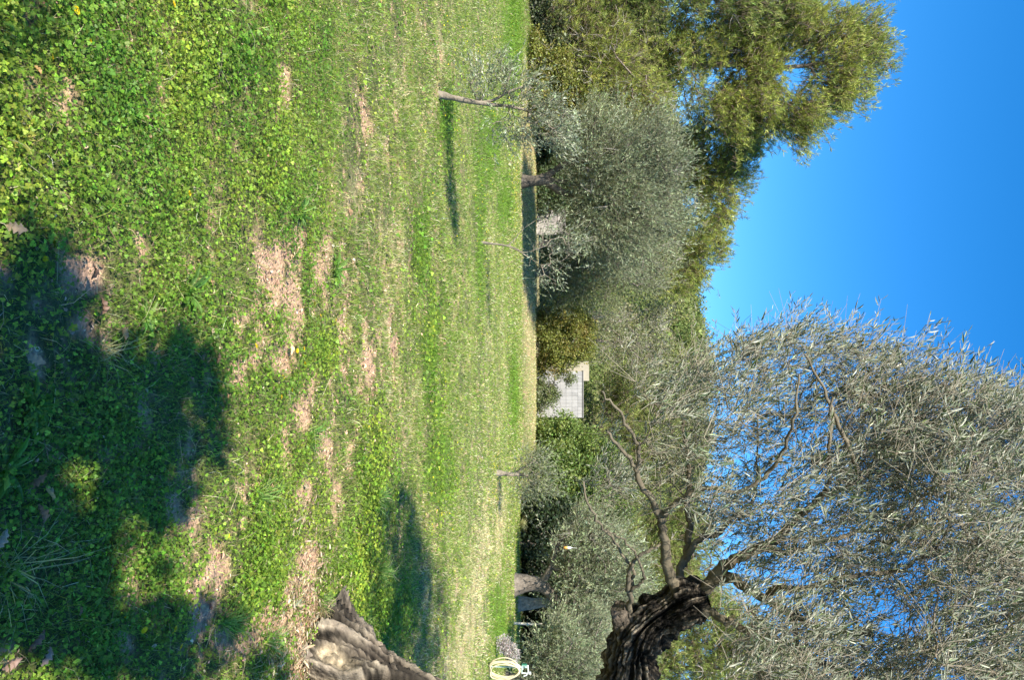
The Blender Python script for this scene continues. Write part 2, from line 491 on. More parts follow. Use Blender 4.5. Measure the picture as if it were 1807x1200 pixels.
def cover():
    rng = np.random.default_rng(11)
    # trifoliate clover leaves
    parts = []
    for (d0, d1, dens, sz) in ((1.6, 3.2, 14500, 0.0066), (3.2, 5.2, 10500, 0.008), (5.2, 8.5, 5000, 0.012), (8.5, 14, 900, 0.018)):
        area = 0.46 * (d1 ** 2 - d0 ** 2) + 2.2 * (d1 - d0)
        XY = in_view(int(area * dens), d0, d1, rng)
        so, stw, lu, n1, n2 = masks(XY)
        clump = fbm(XY, 2.2, 41)
        near = np.clip((5.6 - XY[:, 1]) / 1.8, 0, 1)
        yel = fbm(XY, 0.9, 43)
        prob = np.clip(0.04 + near * np.clip(0.1 + (clump - .5) * 2.2 + .55 + (yel - .5) * 1.2, 0.12, 1) + lu * 0.5 * np.clip(1.6 - XY[:, 1] / 10, 0, 1), 0, 1) * (1 - so * 0.97) * (1 - stw * .7)
        k = rng.random(len(XY)) < prob
        XY, clump, lu = XY[k], clump[k], lu[k]
        n = len(XY)
        hgt = 0.012 + 0.05 * rng.random(n) ** 1.3 * (0.5 + clump) + 0.05 * lu * rng.random(n)
        P = np.c_[XY, gz(XY) + hgt]
        N = unit(np.c_[rng.normal(0, 0.6, n), rng.normal(0, 0.6, n) - .12, np.ones(n)])
        a0 = rng.uniform(0, 2 * pi, n)
        hue = fbm(XY, 1.6, 51)[:, None]
        hue = np.clip((hue - .5) * 2 + .5, 0, 1)
        base = np.array([0.10, 0.205, 0.020]) * (1 - hue) + np.array([0.25, 0.33, 0.035]) * hue
        col = vary(rng, n, base, 0.34, 0.1)
        s = sz * np.exp(rng.normal(0, 0.25, n))
        # wide-bodied plants here and there
        for q in range(3):
            a = a0 + q * 2 * pi / 3
            D = np.c_[np.cos(a), np.sin(a), np.zeros(n)]
            D = unit(D - N * (D * N).sum(1)[:, None])
            parts.append(cards(P, D, N, s * 1.05, s * 1.15, col))
    cl = mk("clover_patch", parts, M_HERB)
    tag(cl, "dense carpet of small three-part green leaves covering the near ground", "clover", kind='stuff')
    # grass blades
    parts = []
    for (d0, d1, dens, ln, wd) in ((1.6, 3.2, 8500, 0.05, 0.0018), (3.2, 5.5, 7500, 0.045, 0.0024), (5.5, 9, 5600, 0.038, 0.004), (9, 15, 2600, 0.042, 0.0065), (15, 26, 900, 0.05, 0.012), (26, 46, 260, 0.07, 0.024)):
        area = 0.46 * (d1 ** 2 - d0 ** 2) + 2.2 * (d1 - d0)
        XY = in_view(int(area * dens), d0, d1, rng)
        so, stw, lu, n1, n2 = masks(XY)
        k = rng.random(len(XY)) < (0.45 + 0.55 * n1) * (1 - so * 0.8)
        XY, so, stw, lu, n1, n2 = XY[k], so[k], stw[k], lu[k], n1[k], n2[k]
        n = len(XY)
        P = np.c_[XY, gz(XY) - 0.005]
        D = np.c_[rng.normal(0, 0.55, n), rng.normal(0, 0.55, n), np.ones(n)]
        dry = rng.random(n) < (0.11 + 0.7 * stw + 0.4 * so + 0.09 * np.clip(XY[:, 1] / 5 - .8, 0, 1)) * (1 - lu)
        n2 = np.clip((n2 - .5) * 2 + .5, 0, 1)
        g1 = np.array([0.135, 0.235, 0.027]) * (1 - n2)[:, None] + np.array([0.31, 0.37, 0.075]) * n2[:, None]
        g1 = np.where(lu[:, None] > .4, np.array([0.16, 0.265, 0.032]), g1)
        col = np.where(dry[:, None], np.array([0.60, 0.50, 0.29]), g1)
        col = vary(rng, n, col, 0.34, 0.09)
        L_ = ln * np.exp(rng.normal(0, 0.35, n)) * (0.55 + 1.1 * np.clip(fbm(XY, 1.7, 99) * 1.6 - .3, 0, 1.2)) * (1 + 0.4 * lu) * np.where(dry & (so > .3), 0.7, 1)
        parts.append(blades(P, D, L_, wd, col, rng, 0.4))
    gr = mk("grass", parts, M_HERB)
    tag(gr, "short green and straw coloured grass of the open field", "grass", kind='stuff')
    # soil crumbs and straw bits on the bare patches
    XY = in_view(110000, 1.8, 11, rng)
    so, stw, lu, n1, n2 = masks(XY)
    k = rng.random(len(XY)) < so * 0.8 + (stw * .2 + 0.12) * np.clip(1.5 - XY[:, 1] / 7, .1, 1)
    XY = XY[k]; n = len(XY)
    P = np.c_[XY, gz(XY) + 0.004 + .035 * rng.random(n) * (rng.random(n) < .5) * (1 - so[k])]
    a = rng.uniform(0, 2 * pi, n)
    D = np.c_[np.cos(a), np.sin(a), rng.normal(0, .25, n)]
    N = unit(np.c_[rng.normal(0, .5, n), rng.normal(0, .5, n), np.ones(n)])
    col = vary(rng, n, mixcol(rng, n, [(0.52, 0.33, 0.22), (0.62, 0.47, 0.31), (0.18, 0.11, 0.07), (0.62, 0.54, 0.36), (.32, .2, .12)], [4, 3, 3, 1, 3]), 0.25, 0.06)
    s = 0.010 * np.exp(rng.normal(0, .4, n)) * (0.8 + XY[:, 1] / 14)
    crumbs = mk("soil_litter", [leaves(P, D, N, s * 1.3, s * 0.7, col, 0.6)], M_GROUND)
    tag(crumbs, "crumbs of reddish earth and dry bits over the bare patches", "litter", kind='stuff')
cover()

# ------------------------------------------------------------------ branching
def grow(limbs, attr, rng, step=0.15, tip=0.004, jitter=0.25, up=0.2, expo=0.42, limb_cap=None):
    """limbs: list of (path, radii). Joins every attractor to the nearest wood; returns list of (path, radii)"""
    N = [l[0] for l in limbs]
    pos = np.concatenate(N)
    par = []
    off = 0
    for l in limbs:
        par += [-1] + list(range(off, off + len(l[0]) - 1))
        off += len(l[0])
    par = list(par)
    tang = np.concatenate([unit(np.gradient(l[0], axis=0)) for l in limbs])
    pos = list(pos); tang = list(tang)
    cap = len(attr) * 60 + len(pos)
    PA = np.zeros((cap, 3)); TA = np.zeros((cap, 3)); PA[:len(pos)] = pos; TA[:len(pos)] = tang
    n = len(pos); nl = n
    d0 = np.array([np.min(np.linalg.norm(PA[:n] - a, axis=1)) for a in attr])
    order = np.argsort(d0)
    paths = []
    for ai in order:
        a = attr[ai]
        v = a - PA[:n]
        dist = np.linalg.norm(v, axis=1)
        al = (v * TA[:n]).sum(1) / np.maximum(dist, 1e-6)
        i = int(np.argmin(dist * (1.35 - 0.45 * al)))
        L = dist[i]
        if L < step * 0.5:
            continue
        k = max(2, int(L / step) + 1)
        t = np.linspace(0, 1, k + 1)[:, None]
        d1 = unit(TA[i] * 0.7 + unit(a - PA[i]) + np.array([0, 0, up * 0.5]))
        p1 = PA[i] + d1 * L * 0.4
        p2 = a - unit(unit(a - PA[i]) + np.array([0, 0, up])) * L * 0.3
        pth = (1 - t) ** 3 * PA[i] + 3 * (1 - t) ** 2 * t * p1 + 3 * (1 - t) * t * t * p2 + t ** 3 * a
        pth[1:-1] += rng.normal(0, jitter * step * 0.35, (k - 1, 3))
        idx = [i]
        for j in range(1, k + 1):
            if n >= cap: break
            PA[n] = pth[j]
            TA[n] = unit(pth[j] - pth[j - 1])
            par.append(idx[-1]); idx.append(n); n += 1
        paths.append(idx)
    cnt = np.zeros(n)
    for idx in paths:
        cnt[idx[-1]] += 1
    for q in range(n - 1, -1, -1):
        if par[q] >= 0 and par[q] < q:
            cnt[par[q]] += cnt[q]
    R = tip * np.maximum(cnt, 1) ** expo
    out = []
    for idx in paths:
        r = R[idx].copy(); r[0] = min(r[0], r[1] * 1.25)
        out.append((PA[idx], r))
    return out

def blobpts(blobs, n, rng, shell=2.2, rough=0.3, seed=0):
    w = np.array([b[3] * b[4] * b[5] for b in blobs]) ** 0.8
    k = rng.choice(len(blobs), n, p=w / w.sum())
    B = np.array(blobs)[k]
    d = unit(rng.normal(0, 1, (n, 3)))
    r = rng.random(n) ** (1 / shell)
    q = 1 + rough * 2 * (noise(d * 2.2 + B[:, :3], 1.0, seed) - 0.5)
    return B[:, :3] + d * (r * q)[:, None] * B[:, 3:6], d, r

def BL(px, py, rpx, rpy, d, rd):
    """one crown lobe: centre and half sizes measured in the photograph, at distance d, half depth rd"""
    c = at(px, py, d)
    return (c[0], c[1], c[2], rpy * d / F, rd, rpx * d / F)

OLV = ([(0.10, 0.13, 0.045), (0.14, 0.17, 0.075), (0.19, 0.21, 0.11), (0.17, 0.19, 0.06)], [4, 4, 3, 2])
OLV_SILVER = ([(0.125, 0.16, 0.08), (0.20, 0.235, 0.14), (0.34, 0.36, 0.24), (0.14, 0.18, 0.065)], [4, 4, 3, 2])
PINEC = ([(0.21, 0.255, 0.055), (0.30, 0.33, 0.07), (0.13, 0.165, 0.04), (0.38, 0.37, 0.08)], [4, 4, 3, 2])
PINE_G = ([(0.18, 0.23, 0.06), (0.26, 0.30, 0.08), (0.12, 0.16, 0.04), (0.3, 0.3, 0.11)], [4, 4, 3, 1])
BROADC = ([(0.08, 0.135, 0.03), (0.13, 0.19, 0.045), (0.18, 0.21, 0.05)], [3, 3, 2])
SHRUBC = ([(0.11, 0.15, 0.03), (0.18, 0.21, 0.04), (0.24, 0.22, 0.05), (0.28, 0.19, 0.07)], [3, 4, 3, 1])
GREYC = ([(0.19, 0.19, 0.10), (0.15, 0.17, 0.08), (0.26, 0.25, 0.16)], [3, 3, 2])

def foliage(kind, att, dirs, rr, rng, nl, size, pal, csize, lit=1.0):
    """leaves around each branch tip"""
    n = len(att)
    cc = mixcol(rng, n, *pal) * lit
    cc = 0.55 * cc + 0.45 * np.array(pal[0]).mean(0)
    K = nl
    A = np.repeat(att, K, 0); Dn = np.repeat(dirs, K, 0); C = np.repeat(cc, K, 0)
    m_ = len(A)
    if kind == 'olive':
        # whippy shoots carrying leaves
        W = max(1, K // 10)
        rag = np.exp(rng.normal(0, .28, n))
        wd = unit(np.repeat(dirs, W, 0) * 0.65 + np.array([-0.12, 0, 0.55]) + rng.normal(0, 0.42, (n * W, 3)))
        w0 = np.repeat(att, W, 0) + rng.normal(0, csize * 0.32, (n * W, 3))
        wl = csize * rng.uniform(0.6, 1.5, n * W)
        per = K // W
        t = rng.random((n * W, per))
        P = (w0[:, None] + wd[:, None] * (t * wl[:, None])[..., None]).reshape(-1, 3)
        D = unit(np.repeat(wd, per, 0) + rng.normal(0, 0.5, (len(P), 3)))
        C = np.repeat(np.repeat(cc * rag[:, None], W, 0), per, 0)
        N = unit(rng.normal(0, 1, (len(P), 3)) + np.array([-.2, -.5, 0.5]))
        s = size * np.exp(rng.normal(0, 0.25, len(P)))
        col = vary(rng, len(P), C, 0.25, 0.06)
        return [cards(P, D, N, s, s * 0.23, col)], tubes(w0, w0 + wd * wl[:, None], size * 0.035, size * 0.02, 3, (0.2, 0.18, 0.12))
    if kind == 'pine':
        # needle tufts, a fan of thin blades round each shoot tip
        W = max(1, K // 15)
        wd = unit(np.repeat(dirs, W, 0) * np.array([.8, .8, .3]) + np.array([-0.1, 0, 0.75]) + rng.normal(0, 0.35, (n * W, 3)))
        w0 = np.repeat(att, W, 0) + rng.normal(0, 1, (n * W, 3)) * np.array([1, 1, .45]) * csize * 0.68
        per = K // W
        P = np.repeat(w0, per, 0) + np.repeat(wd, per, 0) * (rng.random(n * W * per) * size * 0.8)[:, None]
        D = unit(np.repeat(wd, per, 0) + rng.normal(0, 0.6, (len(P), 3)))
        C = np.repeat(np.repeat(cc, W, 0) * np.exp(rng.normal(0, .2, n * W))[:, None], per, 0)
        N = unit(rng.normal(0, 1, (len(P), 3)))
        s = size * np.exp(rng.normal(0, 0.2, len(P)))
        col = vary(rng, len(P), C, 0.35, 0.06)
        return [cards(P, D, N, s, s * 0.09, col)], tubes(w0 - wd * csize * .4, w0 + wd * size * .6, size * 0.05, size * 0.03, 3, (0.2, 0.15, 0.1))
    P = A + rng.normal(0, csize * 0.5, (m_, 3)) * np.array([1, 1, .8])
    D = unit(rng.normal(0, 1, (m_, 3)) + Dn * 0.6)
    N = unit(rng.normal(0, 0.6, (m_, 3)) + Dn * 0.7 + np.array([0, -.1, 0.7]))
    s = size * np.exp(rng.normal(0, 0.25, m_))
    col = vary(rng, m_, C, 0.25, 0.07)
    return [cards(P, D, N, s, s * 0.62, col)], None

BARKC = (0.16, 0.135, 0.11)
def plant(name, label, cat, base, trunks, blobs, kind, seed, natt=150, nl=120, size=0.1, csize=0.5, pal=OLV, mat=None,
          barkc=BARKC, group=None, step=0.35, tip=0.012, crown_name="crown", shell=2.2, rough=0.3, lit=1.0, bare=0, gapn=0.0):
    """a tree or shrub: trunk(s), limbs reaching the crown, leaves at every limb's end"""
    rng = np.random.default_rng(seed)
    base = np.asarray(base, float)
    root = thing(name, label, cat, tuple(base), group)
    att, dr, rr = blobpts(blobs, natt, rng, shell, rough, seed)
    att = att[att[:, 2] > 0.12] if len(att) else att
    k = att[:, 2] > 0.12
    if gapn > 0:
        keep = noise(att, 0.9 / max(csize, .1) * .35, seed + 5) > gapn
        att = att[keep]
    c0 = np.array(blobs)[:, :3].mean(0)
    dr = unit(att - c0)
    limbs = []
    tp = []
    for path, r0, r1 in trunks:
        p = smooth_path(path, 5)
        q = np.linspace(0, 1, len(p))
        rad = r0 * (1 - q) + r1 * q + r0 * 0.5 * np.exp(-q * 9)
        limbs.append((p, rad))
        n_ = 10
        tb = tube(p, rad, n_, barkc)
        v = tb[0][0]
        ph = fbm(v, 2.0 / max(r0, .05) * .25, seed)
        v += unit(v - np.repeat(np.vstack([p]), n_, 0)[:len(v)] if False else rng.normal(0, 1, v.shape)) * 0
        ax = np.vstack([np.repeat(p, n_, 0), p[0], p[-1]])
        v[:] = ax + (v - ax) * (0.75 + 0.55 * ph)[:, None]
        tp += [(v, tb[0][1], np.array(barkc) * (0.6 + .8 * ph)[:, None])]
    br = grow(limbs, att, rng, step, tip)
    for p, r in br:
        tp += tube(p, r, 4 if r.max() < 0.05 else 6, barkc, cap=False)
    fol, tw = foliage(kind, att, dr, rr, rng, nl, size, pal, csize, lit)
    if tw is not None:
        tp.append(tw)
    if bare:
        k = rng.choice(len(att), bare)
        A = att[k]
        D = unit(dr[k] + rng.normal(0, .6, (bare, 3)))
        for rep in range(4):
            D2 = unit(D + rng.normal(0, .45, (bare, 3)))
            tp.append(tubes(A, A + D2 * csize * rng.uniform(.6, 1.5, bare)[:, None], size * .09, size * .03, 3, (0.40, 0.36, 0.31), rng.normal(0, csize * .12, (bare, 3))))
    mk("trunk", tp, M_BARK, root, base, smooth=True)
    mk(crown_name, fol, mat or {'olive': M_OLIVE_FAR, 'pine': M_PINE}.get(kind, M_BROAD), root, base)
    return root

# ------------------------------------------------------------------ the old olive in the foreground
def A(px, py, d): return at(px, py, d)

def heartcol(v):
    n_ = fbm(v, 34, 5, 3)[:, None]
    yl = np.exp(-(np.linalg.norm(v - A(622, 1152, 4.74), axis=1) / .05) ** 2)[:, None] * np.clip(n_ * 3 - .8, 0, 1)
    c = np.array([.42, .335, .22]) * (0.1 + 1.6 * n_ ** 1.3)
    return c * (1 - yl) + np.array([.5, .36, .05]) * yl

def big_olive():
    rng = np.random.default_rng(5)
    D0 = 4.7
    base = np.array([2.3, 5.06, 0.0])
    root = thing("olive_tree", "huge old olive with a gnarled hollow trunk, leaning in at the near right", "olive tree", tuple(base))
    # --- trunk
    ctrl = [(2.20, 5.04, -0.15), (2.33, 5.04, 0.10), (2.50, 5.03, 0.42), (2.67, 5.0, 0.85), (2.78, 4.93, 1.25), (2.68, 4.85, 1.62), (2.38, 4.75, 1.90),
            tuple(A(1108, 1195, D0)), tuple(A(1118, 1150, 4.7)), tuple(A(1142, 1108, 4.68)), tuple(A(1178, 1080, 4.65)), tuple(A(1216, 1060, 4.62)), tuple(A(1248, 1052, 4.6))]
    rads = [0.42, 0.37, 0.335, 0.30, 0.28, 0.25, 0.20, 0.155, 0.14, 0.135, 0.12, 0.125, 0.07]
    per = 40
    p = smooth_path(ctrl, per)
    q = np.linspace(0, len(ctrl) - 1, len(p))
    rad = np.interp(q, np.arange(len(ctrl)), rads)
    S = 200
    tb = tube(p, rad, S, BARKC, cap=False)
    v = tb[0][0]
    ax = np.repeat(p, S, 0)
    dirv = unit(v - ax)
    ang = np.tile(np.arange(S) * 2 * pi / S, len(p))
    seg = np.r_[0, np.cumsum(np.linalg.norm(np.diff(p, axis=0), axis=1))]
    s = np.repeat(seg, S)
    rr = np.repeat(rad, S)
    tw = ang + s * 1.1                       # the grain twists round the trunk
    tw0 = ang + 0.25 * np.sin(s * 2.2)
    tw = tw + 0.5 * (fbm(v, 3.2, 301, 2) - .5)
    # big lobes, sinewy ridges along the grain, cracks, knots
    Cx = np.c_[np.cos(tw) * 1.2, np.sin(tw) * 1.2, s * 0.8]
    lob = fbm(Cx, 1.1, 3, 3) - 0.5
    Cr = np.c_[np.cos(tw) * 4.2, np.sin(tw) * 4.2, s * 0.8]
    rid = np.clip(1 - np.abs(fbm(Cr, 1.0, 9, 3) * 2 - 1) * 6.5, -1.2, 1)
    Cf = np.c_[np.cos(tw0) * 13, np.sin(tw0) * 13, s * (1.3 + 1.5 * np.clip((s - 2.4) / .5, 0, 1))]
    fin = np.clip(1 - np.abs(fbm(Cf, 1.0, 19, 3) * 2 - 1) * 6, -1.2, 1)
    Cg = np.c_[np.cos(tw0) * 34, np.sin(tw0) * 34, s * 2.6]
    grain = fbm(Cg, 1.0, 39, 2)
    knot = fbm(v, 9, 23, 3)
    up = np.clip((s - 2.4) / .5, 0, 1)
    crack = np.clip(-0.1 - rid, 0, 1)
    kn2 = fbm(v, 26, 29, 2)
    lob = lob * (0.25 + .75 * np.clip(s / 1.6, 0, 1))
    disp = rr * (1 + 0.55 * lob + (0.10 - .035 * up) * rid + (0.02 + .055 * up) * fin + 0.85 * up * (knot - 0.5) + .4 * up * (kn2 - .5)) - 0.12 * crack * rr + (0.006 + .012 * up) * (grain - .5) + 0.10 * rr * (fbm(v, 13, 77, 4) - .5)
    disp += rr * np.exp(-s / 1.5) * (0.10 * np.sin(5 * tw + 7 * lob) + 0.07 * np.sin(9 * tw + 9 * lob + 1))
    # root buttresses
    disp += 0.10 * np.exp(-s / 0.22) * np.clip(np.sin(ang * 3 + 0.8), -0.5, 1)
    gr2 = fbm(np.c_[np.cos(tw0) * 20, np.sin(tw0) * 20, s * 1.5], 1.0, 139, 3)
    v2 = ax + dirv * disp[:, None]
    cav = A(600, 1146, 4.76)
    axl0 = np.array([0.5, 0.05, 0.86])
    dl = v2 - cav
    al_ = dl @ axl0
    pe = np.linalg.norm(dl - al_[:, None] * axl0, axis=1)
    q4 = (al_ / .17) ** 2 + (pe / .115) ** 2
    q4 = q4 * (0.7 + .7 * fbm(v2, 9, 55))
    cavm = np.clip(1.6 * np.exp(-q4 ** 2.2), 0, 1) * (dirv[:, 1] < .2)
    disp = disp + .03 * np.clip((gr2 - .5) * 4, -.6, .6) * np.clip(1.2 - up, 0, 1) - (0.045 + .07 * (fbm(v2, 22, 15, 3) - .5)) * cavm + 0.03 * np.exp(-((q4 - 1.7) / .55) ** 2) * (dirv[:, 1] < .3)
    v2 = ax + dirv * disp[:, None]
    age = np.clip(fbm(v2, 5, 71, 3) * 2 - .6, 0, 1)[:, None]
    col = np.array([0.17, 0.135, 0.10]) * (1 - age) + np.array([0.30, 0.25, 0.18]) * age
    col = col * np.clip((gr2 - .5) * 7 + .8, .16, 1.35)[:, None]
    dapple = np.clip((fbm(v2, 20, 91, 3) - .5) * 5 + .4, 0.0, 1)[:, None]  # crown shade and sun flecks painted into the upper trunk's bark colour
    col = col * (1 - up[:, None] + up[:, None] * (0.15 + .85 * dapple)) * (0.16 + 0.84 * np.clip(rid * .6 + .55, 0, 1))[:, None] * (0.35 + 1.3 * grain)[:, None] * (.45 + .55 * np.clip(fin * .7 + .5, 0, 1))[:, None]
    col = col * (1 - cavm[:, None]) + cavm[:, None] * heartcol(v2)
    mk("trunk", [(v2, tb[0][1], col)], M_BARKBIG, root, base, smooth=True)
    for k_, (pts, r_) in enumerate([([(2.15, 4.9, .10), (1.98, 4.74, .02), (1.84, 4.62, -.07)], .06), ([(2.25, 4.78, .16), (2.18, 4.5, .05), (2.05, 4.28, -.05)], .10), ([(2.5, 4.75, .2), (2.5, 4.45, .06), (2.42, 4.15, -.06)], .11)]):
        q_ = smooth_path(pts, 12)
        t_ = tube(q_, np.linspace(r_, r_ * .35, len(q_)), 28, BARKC, cap=False)
        vv = t_[0][0]; axr = np.repeat(q_, 28, 0)
        n_ = fbm(vv * np.array([1, 1, 2.0]), 22, 40 + k_, 4)
        vv[:] = axr + (vv - axr) * (0.45 + 1.1 * n_)[:, None]
        mk("root", [(vv, t_[0][1], np.array([0.25, 0.2, 0.15]) * (0.2 + 1.3 * n_)[:, None])], M_BARKBIG, root, base, smooth=True)
    # broken stub on the underside of the leaning limb
    sp_ = smooth_path([A(1122, 1140, 4.70), A(1108, 1105, 4.68), A(1098, 1084, 4.66), A(1092, 1072, 4.65)], 8)
    tb = tube(sp_, np.linspace(0.09, 0.05, len(sp_)), 24, (0.10, 0.08, 0.06))
    vv = tb[0][0]; vv += (fbm(vv * np.array([.4, 1, 1]), 26, 4)[:, None] - .5) * 0.09
    mk("stub", tb, M_BARKBIG, root, base, smooth=True)
    # --- limbs traced from the photograph
    L = []
    def limb(pts, r0, r1, lift=0):
        P = smooth_path([A(*t) for t in pts], 5)
        P[1:-1] += rng.normal(0, 0.006, (len(P) - 2, 3))
        L.append((P, np.linspace(r0, r1, len(P))))
    limb([(1196, 1050, 4.6), (1182, 1015, 4.55), (1176, 985, 4.5), (1172, 950, 4.45), (1165, 912, 4.4)], 0.034, 0.022)
    limb([(1165, 914, 4.4), (1150, 882, 4.35), (1130, 852, 4.3), (1122, 825, 4.3), (1112, 808, 4.28), (1090, 785, 4.25), (1070, 760, 4.2)], 0.020, 0.007)
    limb([(1122, 825, 4.3), (1128, 790, 4.25), (1112, 765, 4.2), (1085, 720, 4.15), (1062, 690, 4.1)], 0.014, 0.005)
    limb([(1165, 912, 4.4), (1185, 896, 4.35), (1215, 872, 4.3), (1250, 862, 4.25), (1300, 868, 4.2), (1350, 845, 4.15)], 0.019, 0.008)
    limb([(1206, 1052, 4.65), (1200, 1010, 4.75), (1212, 975, 4.85), (1216, 935, 4.9), (1213, 890, 4.95), (1216, 840, 5.0), (1211, 780, 5.0), (1200, 720, 5.0)], 0.028, 0.01)
    limb([(1206, 1000, 4.8), (1222, 965, 4.8), (1245, 948, 4.85), (1270, 940, 4.9), (1300, 905, 4.95), (1330, 880, 5.0), (1335, 820, 5.0)], 0.022, 0.008)
    limb([(1236, 1050, 4.6), (1258, 1022, 4.55), (1275, 1000, 4.5), (1305, 985, 4.45), (1340, 968, 4.4), (1372, 950, 4.35), (1400, 922, 4.3), (1450, 880, 4.25), (1520, 850, 4.2)], 0.040, 0.014)
    limb([(1340, 968, 4.4), (1390, 975, 4.5), (1440, 960, 4.6), (1510, 940, 4.7), (1600, 930, 4.8)], 0.02, 0.008)
    limb([(1262, 1022, 4.55), (1290, 1020, 4.5), (1320, 1040, 4.45), (1352, 1058, 4.4), (1395, 1082, 4.35), (1450, 1110, 4.3), (1540, 1120, 4.3)], 0.036, 0.014)
    limb([(1352, 1058, 4.4), (1362, 1042, 4.3), (1385, 1038, 4.2), (1420, 1040, 4.15), (1490, 1020, 4.1), (1570, 1010, 4.1)], 0.024, 0.009)
    limb([(1395, 1082, 4.35), (1402, 1110, 4.4), (1408, 1150, 4.45), (1420, 1210, 4.5)], 0.016, 0.010)
    limb([(1238, 1078, 4.55), (1262, 1086, 4.5), (1290, 1100, 4.45), (1325, 1118, 4.4), (1370, 1130, 4.35), (1420, 1155, 4.3), (1490, 1190, 4.3), (1560, 1230, 4.3)], 0.026, 0.014)
    limb([(1105, 1090, 4.66), (1112, 1062, 4.58), (1108, 1040, 4.45), (1109, 1015, 4.4), (1118, 990, 4.35)], 0.017, 0.012)
    limb([(1112, 1042, 4.45), (1118, 1020, 4.42), (1112, 1000, 4.4), (1095, 975, 4.35), (1075, 945, 4.3), (1050, 915, 4.2), (1035, 880, 4.1), (1030, 850, 4.1)], 0.010, 0.005)
    limb([(1112, 1042, 4.45), (1130, 1030, 4.4), (1135, 1010, 4.35), (1120, 975, 4.3), (1100, 955, 4.25), (1070, 935, 4.2)], 0.009, 0.004)
    limb([(1118, 990, 4.35), (1140, 975, 4.3), (1165, 960, 4.3)], 0.010, 0.008)
    limb([(1520, 850, 4.2), (1500, 790, 4.2), (1475, 740, 4.2), (1455, 690, 4.2), (1420, 625, 4.2)], 0.014, 0.006)
    limb([(1450, 880, 4.25), (1462, 850, 4.2), (1465, 790, 4.1), (1470, 700, 4.1)], 0.013, 0.006)
    limb([(1350, 845, 4.15), (1380, 800, 4.1), (1400, 740, 4.0), (1410, 660, 4.0)], 0.012, 0.005)
    limb([(1325, 1118, 4.4), (1345, 1110, 4.5), (1335, 1090, 4.6), (1320, 1070, 4.6)], 0.01, 0.006)
    # --- attractors through the crown: outline from the photograph, real depth round the fork
    poly = np.array([(1040, 840), (1048, 760), (1075, 700), (1130, 668), (1190, 640), (1245, 610), (1290, 612), (1330, 590), (1400, 585), (1430, 578), (1480, 590), (1540, 612), (1600, 640), (1660, 664), (1730, 690), (1800, 700), (1900, 720),
                     (1960, 900), (1960, 1200), (1900, 1450), (1600, 1500), (1350, 1450), (1300, 1300), (1290, 1210), (1275, 1130), (1330, 1100), (1290, 1060), (1300, 1010), (1262, 990), (1230, 960), (1180, 905), (1120, 880), (1090, 920), (1050, 900)], float)
    def inside(x, y):
        c_ = np.zeros(len(x), bool)
        j = len(poly) - 1
        for i in range(len(poly)):
            xi, yi = poly[i]; xj, yj = poly[j]
            c_ ^= ((yi > y) != (yj > y)) & (x < (xj - xi) * (y - yi) / (yj - yi + 1e-9) + xi)
            j = i
        return c_
    n = 9000
    x = rng.uniform(1030, 1960, n); y = rng.uniform(570, 1500, n)
    k = inside(x, y); x, y = x[k], y[k]
    half = 0.35 + 0.75 * np.clip(np.minimum((x - 1040) / 250, (y - 570) / 260), 0, 1)
    d = 4.55 + rng.uniform(-1, 1, len(x)) * half + 0.25
    att = A(x, y, d)
    gap = fbm(att, 2.6, 61, 3)
    dens = np.where(x < 1270, 0.12, 0.48)
    dens = np.where((x < 1300) & (y > 960), 0.05, dens)
    dens = np.where((x > 1260) & (x < 1420) & (y > 700) & (y < 850), 0.2, dens)
    dens = np.where((x > 1250) & (x < 1430) & (y >= 850) & (y < 1200), 0.3, dens)
    keep = (rng.random(len(x)) < dens) & (gap > 0.465)
    att = att[keep][:1900]
    br = grow(L, att, rng, 0.09, 0.0016, 0.35, up=0.25, expo=0.36)
    tp = []
    for P, r in L:
        t_ = tube(P, r, 12, (0.13, 0.11, 0.08), cap=False)
        vv = t_[0][0]
        vv += unit(vv - np.repeat(P, 12, 0)) * ((fbm(vv, 16, 2) - .5) * .5 * np.repeat(r, 12))[:, None]
        tp += [(vv, t_[0][1], np.array([0.15, 0.125, 0.085]) * (0.4 + fbm(vv, 12, 7)[:, None]))]
    for P, r in br:
        tp += tube(P, r, 5, (0.15, 0.125, 0.09), cap=False)
    mk("branch", tp, M_TWIG, root, base, smooth=True)
    # leafy shoots: up and to the left, as the wind has combed them
    W = 10
    m_ = len(att)
    wd = unit(rng.normal(0, 0.5, (m_ * W, 3)) + np.array([-0.42, -0.05, 0.8]))
    w0 = np.repeat(att, W, 0) + rng.normal(0, 0.055, (m_ * W, 3))
    wl = rng.uniform(0.08, 0.30, m_ * W)
    bare = rng.random(m_ * W) < 0.28
    sag = rng.normal(0, 0.02, (m_ * W, 3))
    tw = tubes(w0, w0 + wd * wl[:, None], 0.0016, 0.0009, 3, (0.22, 0.19, 0.14), sag)
    extra = tubes(np.repeat(att, 5, 0), np.repeat(att, 5, 0) + unit(rng.normal(0, 1, (5 * m_, 3)) + [0, 0, .3]) * rng.uniform(.1, .4, 5 * m_)[:, None], 0.0018, 0.0008, 3, (0.22, 0.19, 0.14))
    mk("twig", [tw, extra], M_TWIG, root, base)
    per = 12
    ww = ~bare
    w0, wd, wl, sag = w0[ww], wd[ww], wl[ww], sag[ww]
    t = np.clip((np.arange(per)[None] + rng.uniform(0, .6, (len(w0), per))) / per, 0, 1)
    t = 0.15 + .87 * t
    P = w0[:, None] + wd[:, None] * (t * wl[:, None])[..., None] + sag[:, None] * (4 * t * (1 - t))[..., None] * .5
    a = rng.uniform(0, 2 * pi, (len(w0), 1)) + np.arange(per)[None] * 2.3 + rng.normal(0, .4, (len(w0), per))
    U = unit(np.cross(wd, np.array([0.3, .9, .2]))); Wv = np.cross(wd, U)
    side = np.cos(a)[..., None] * U[:, None] + np.sin(a)[..., None] * Wv[:, None]
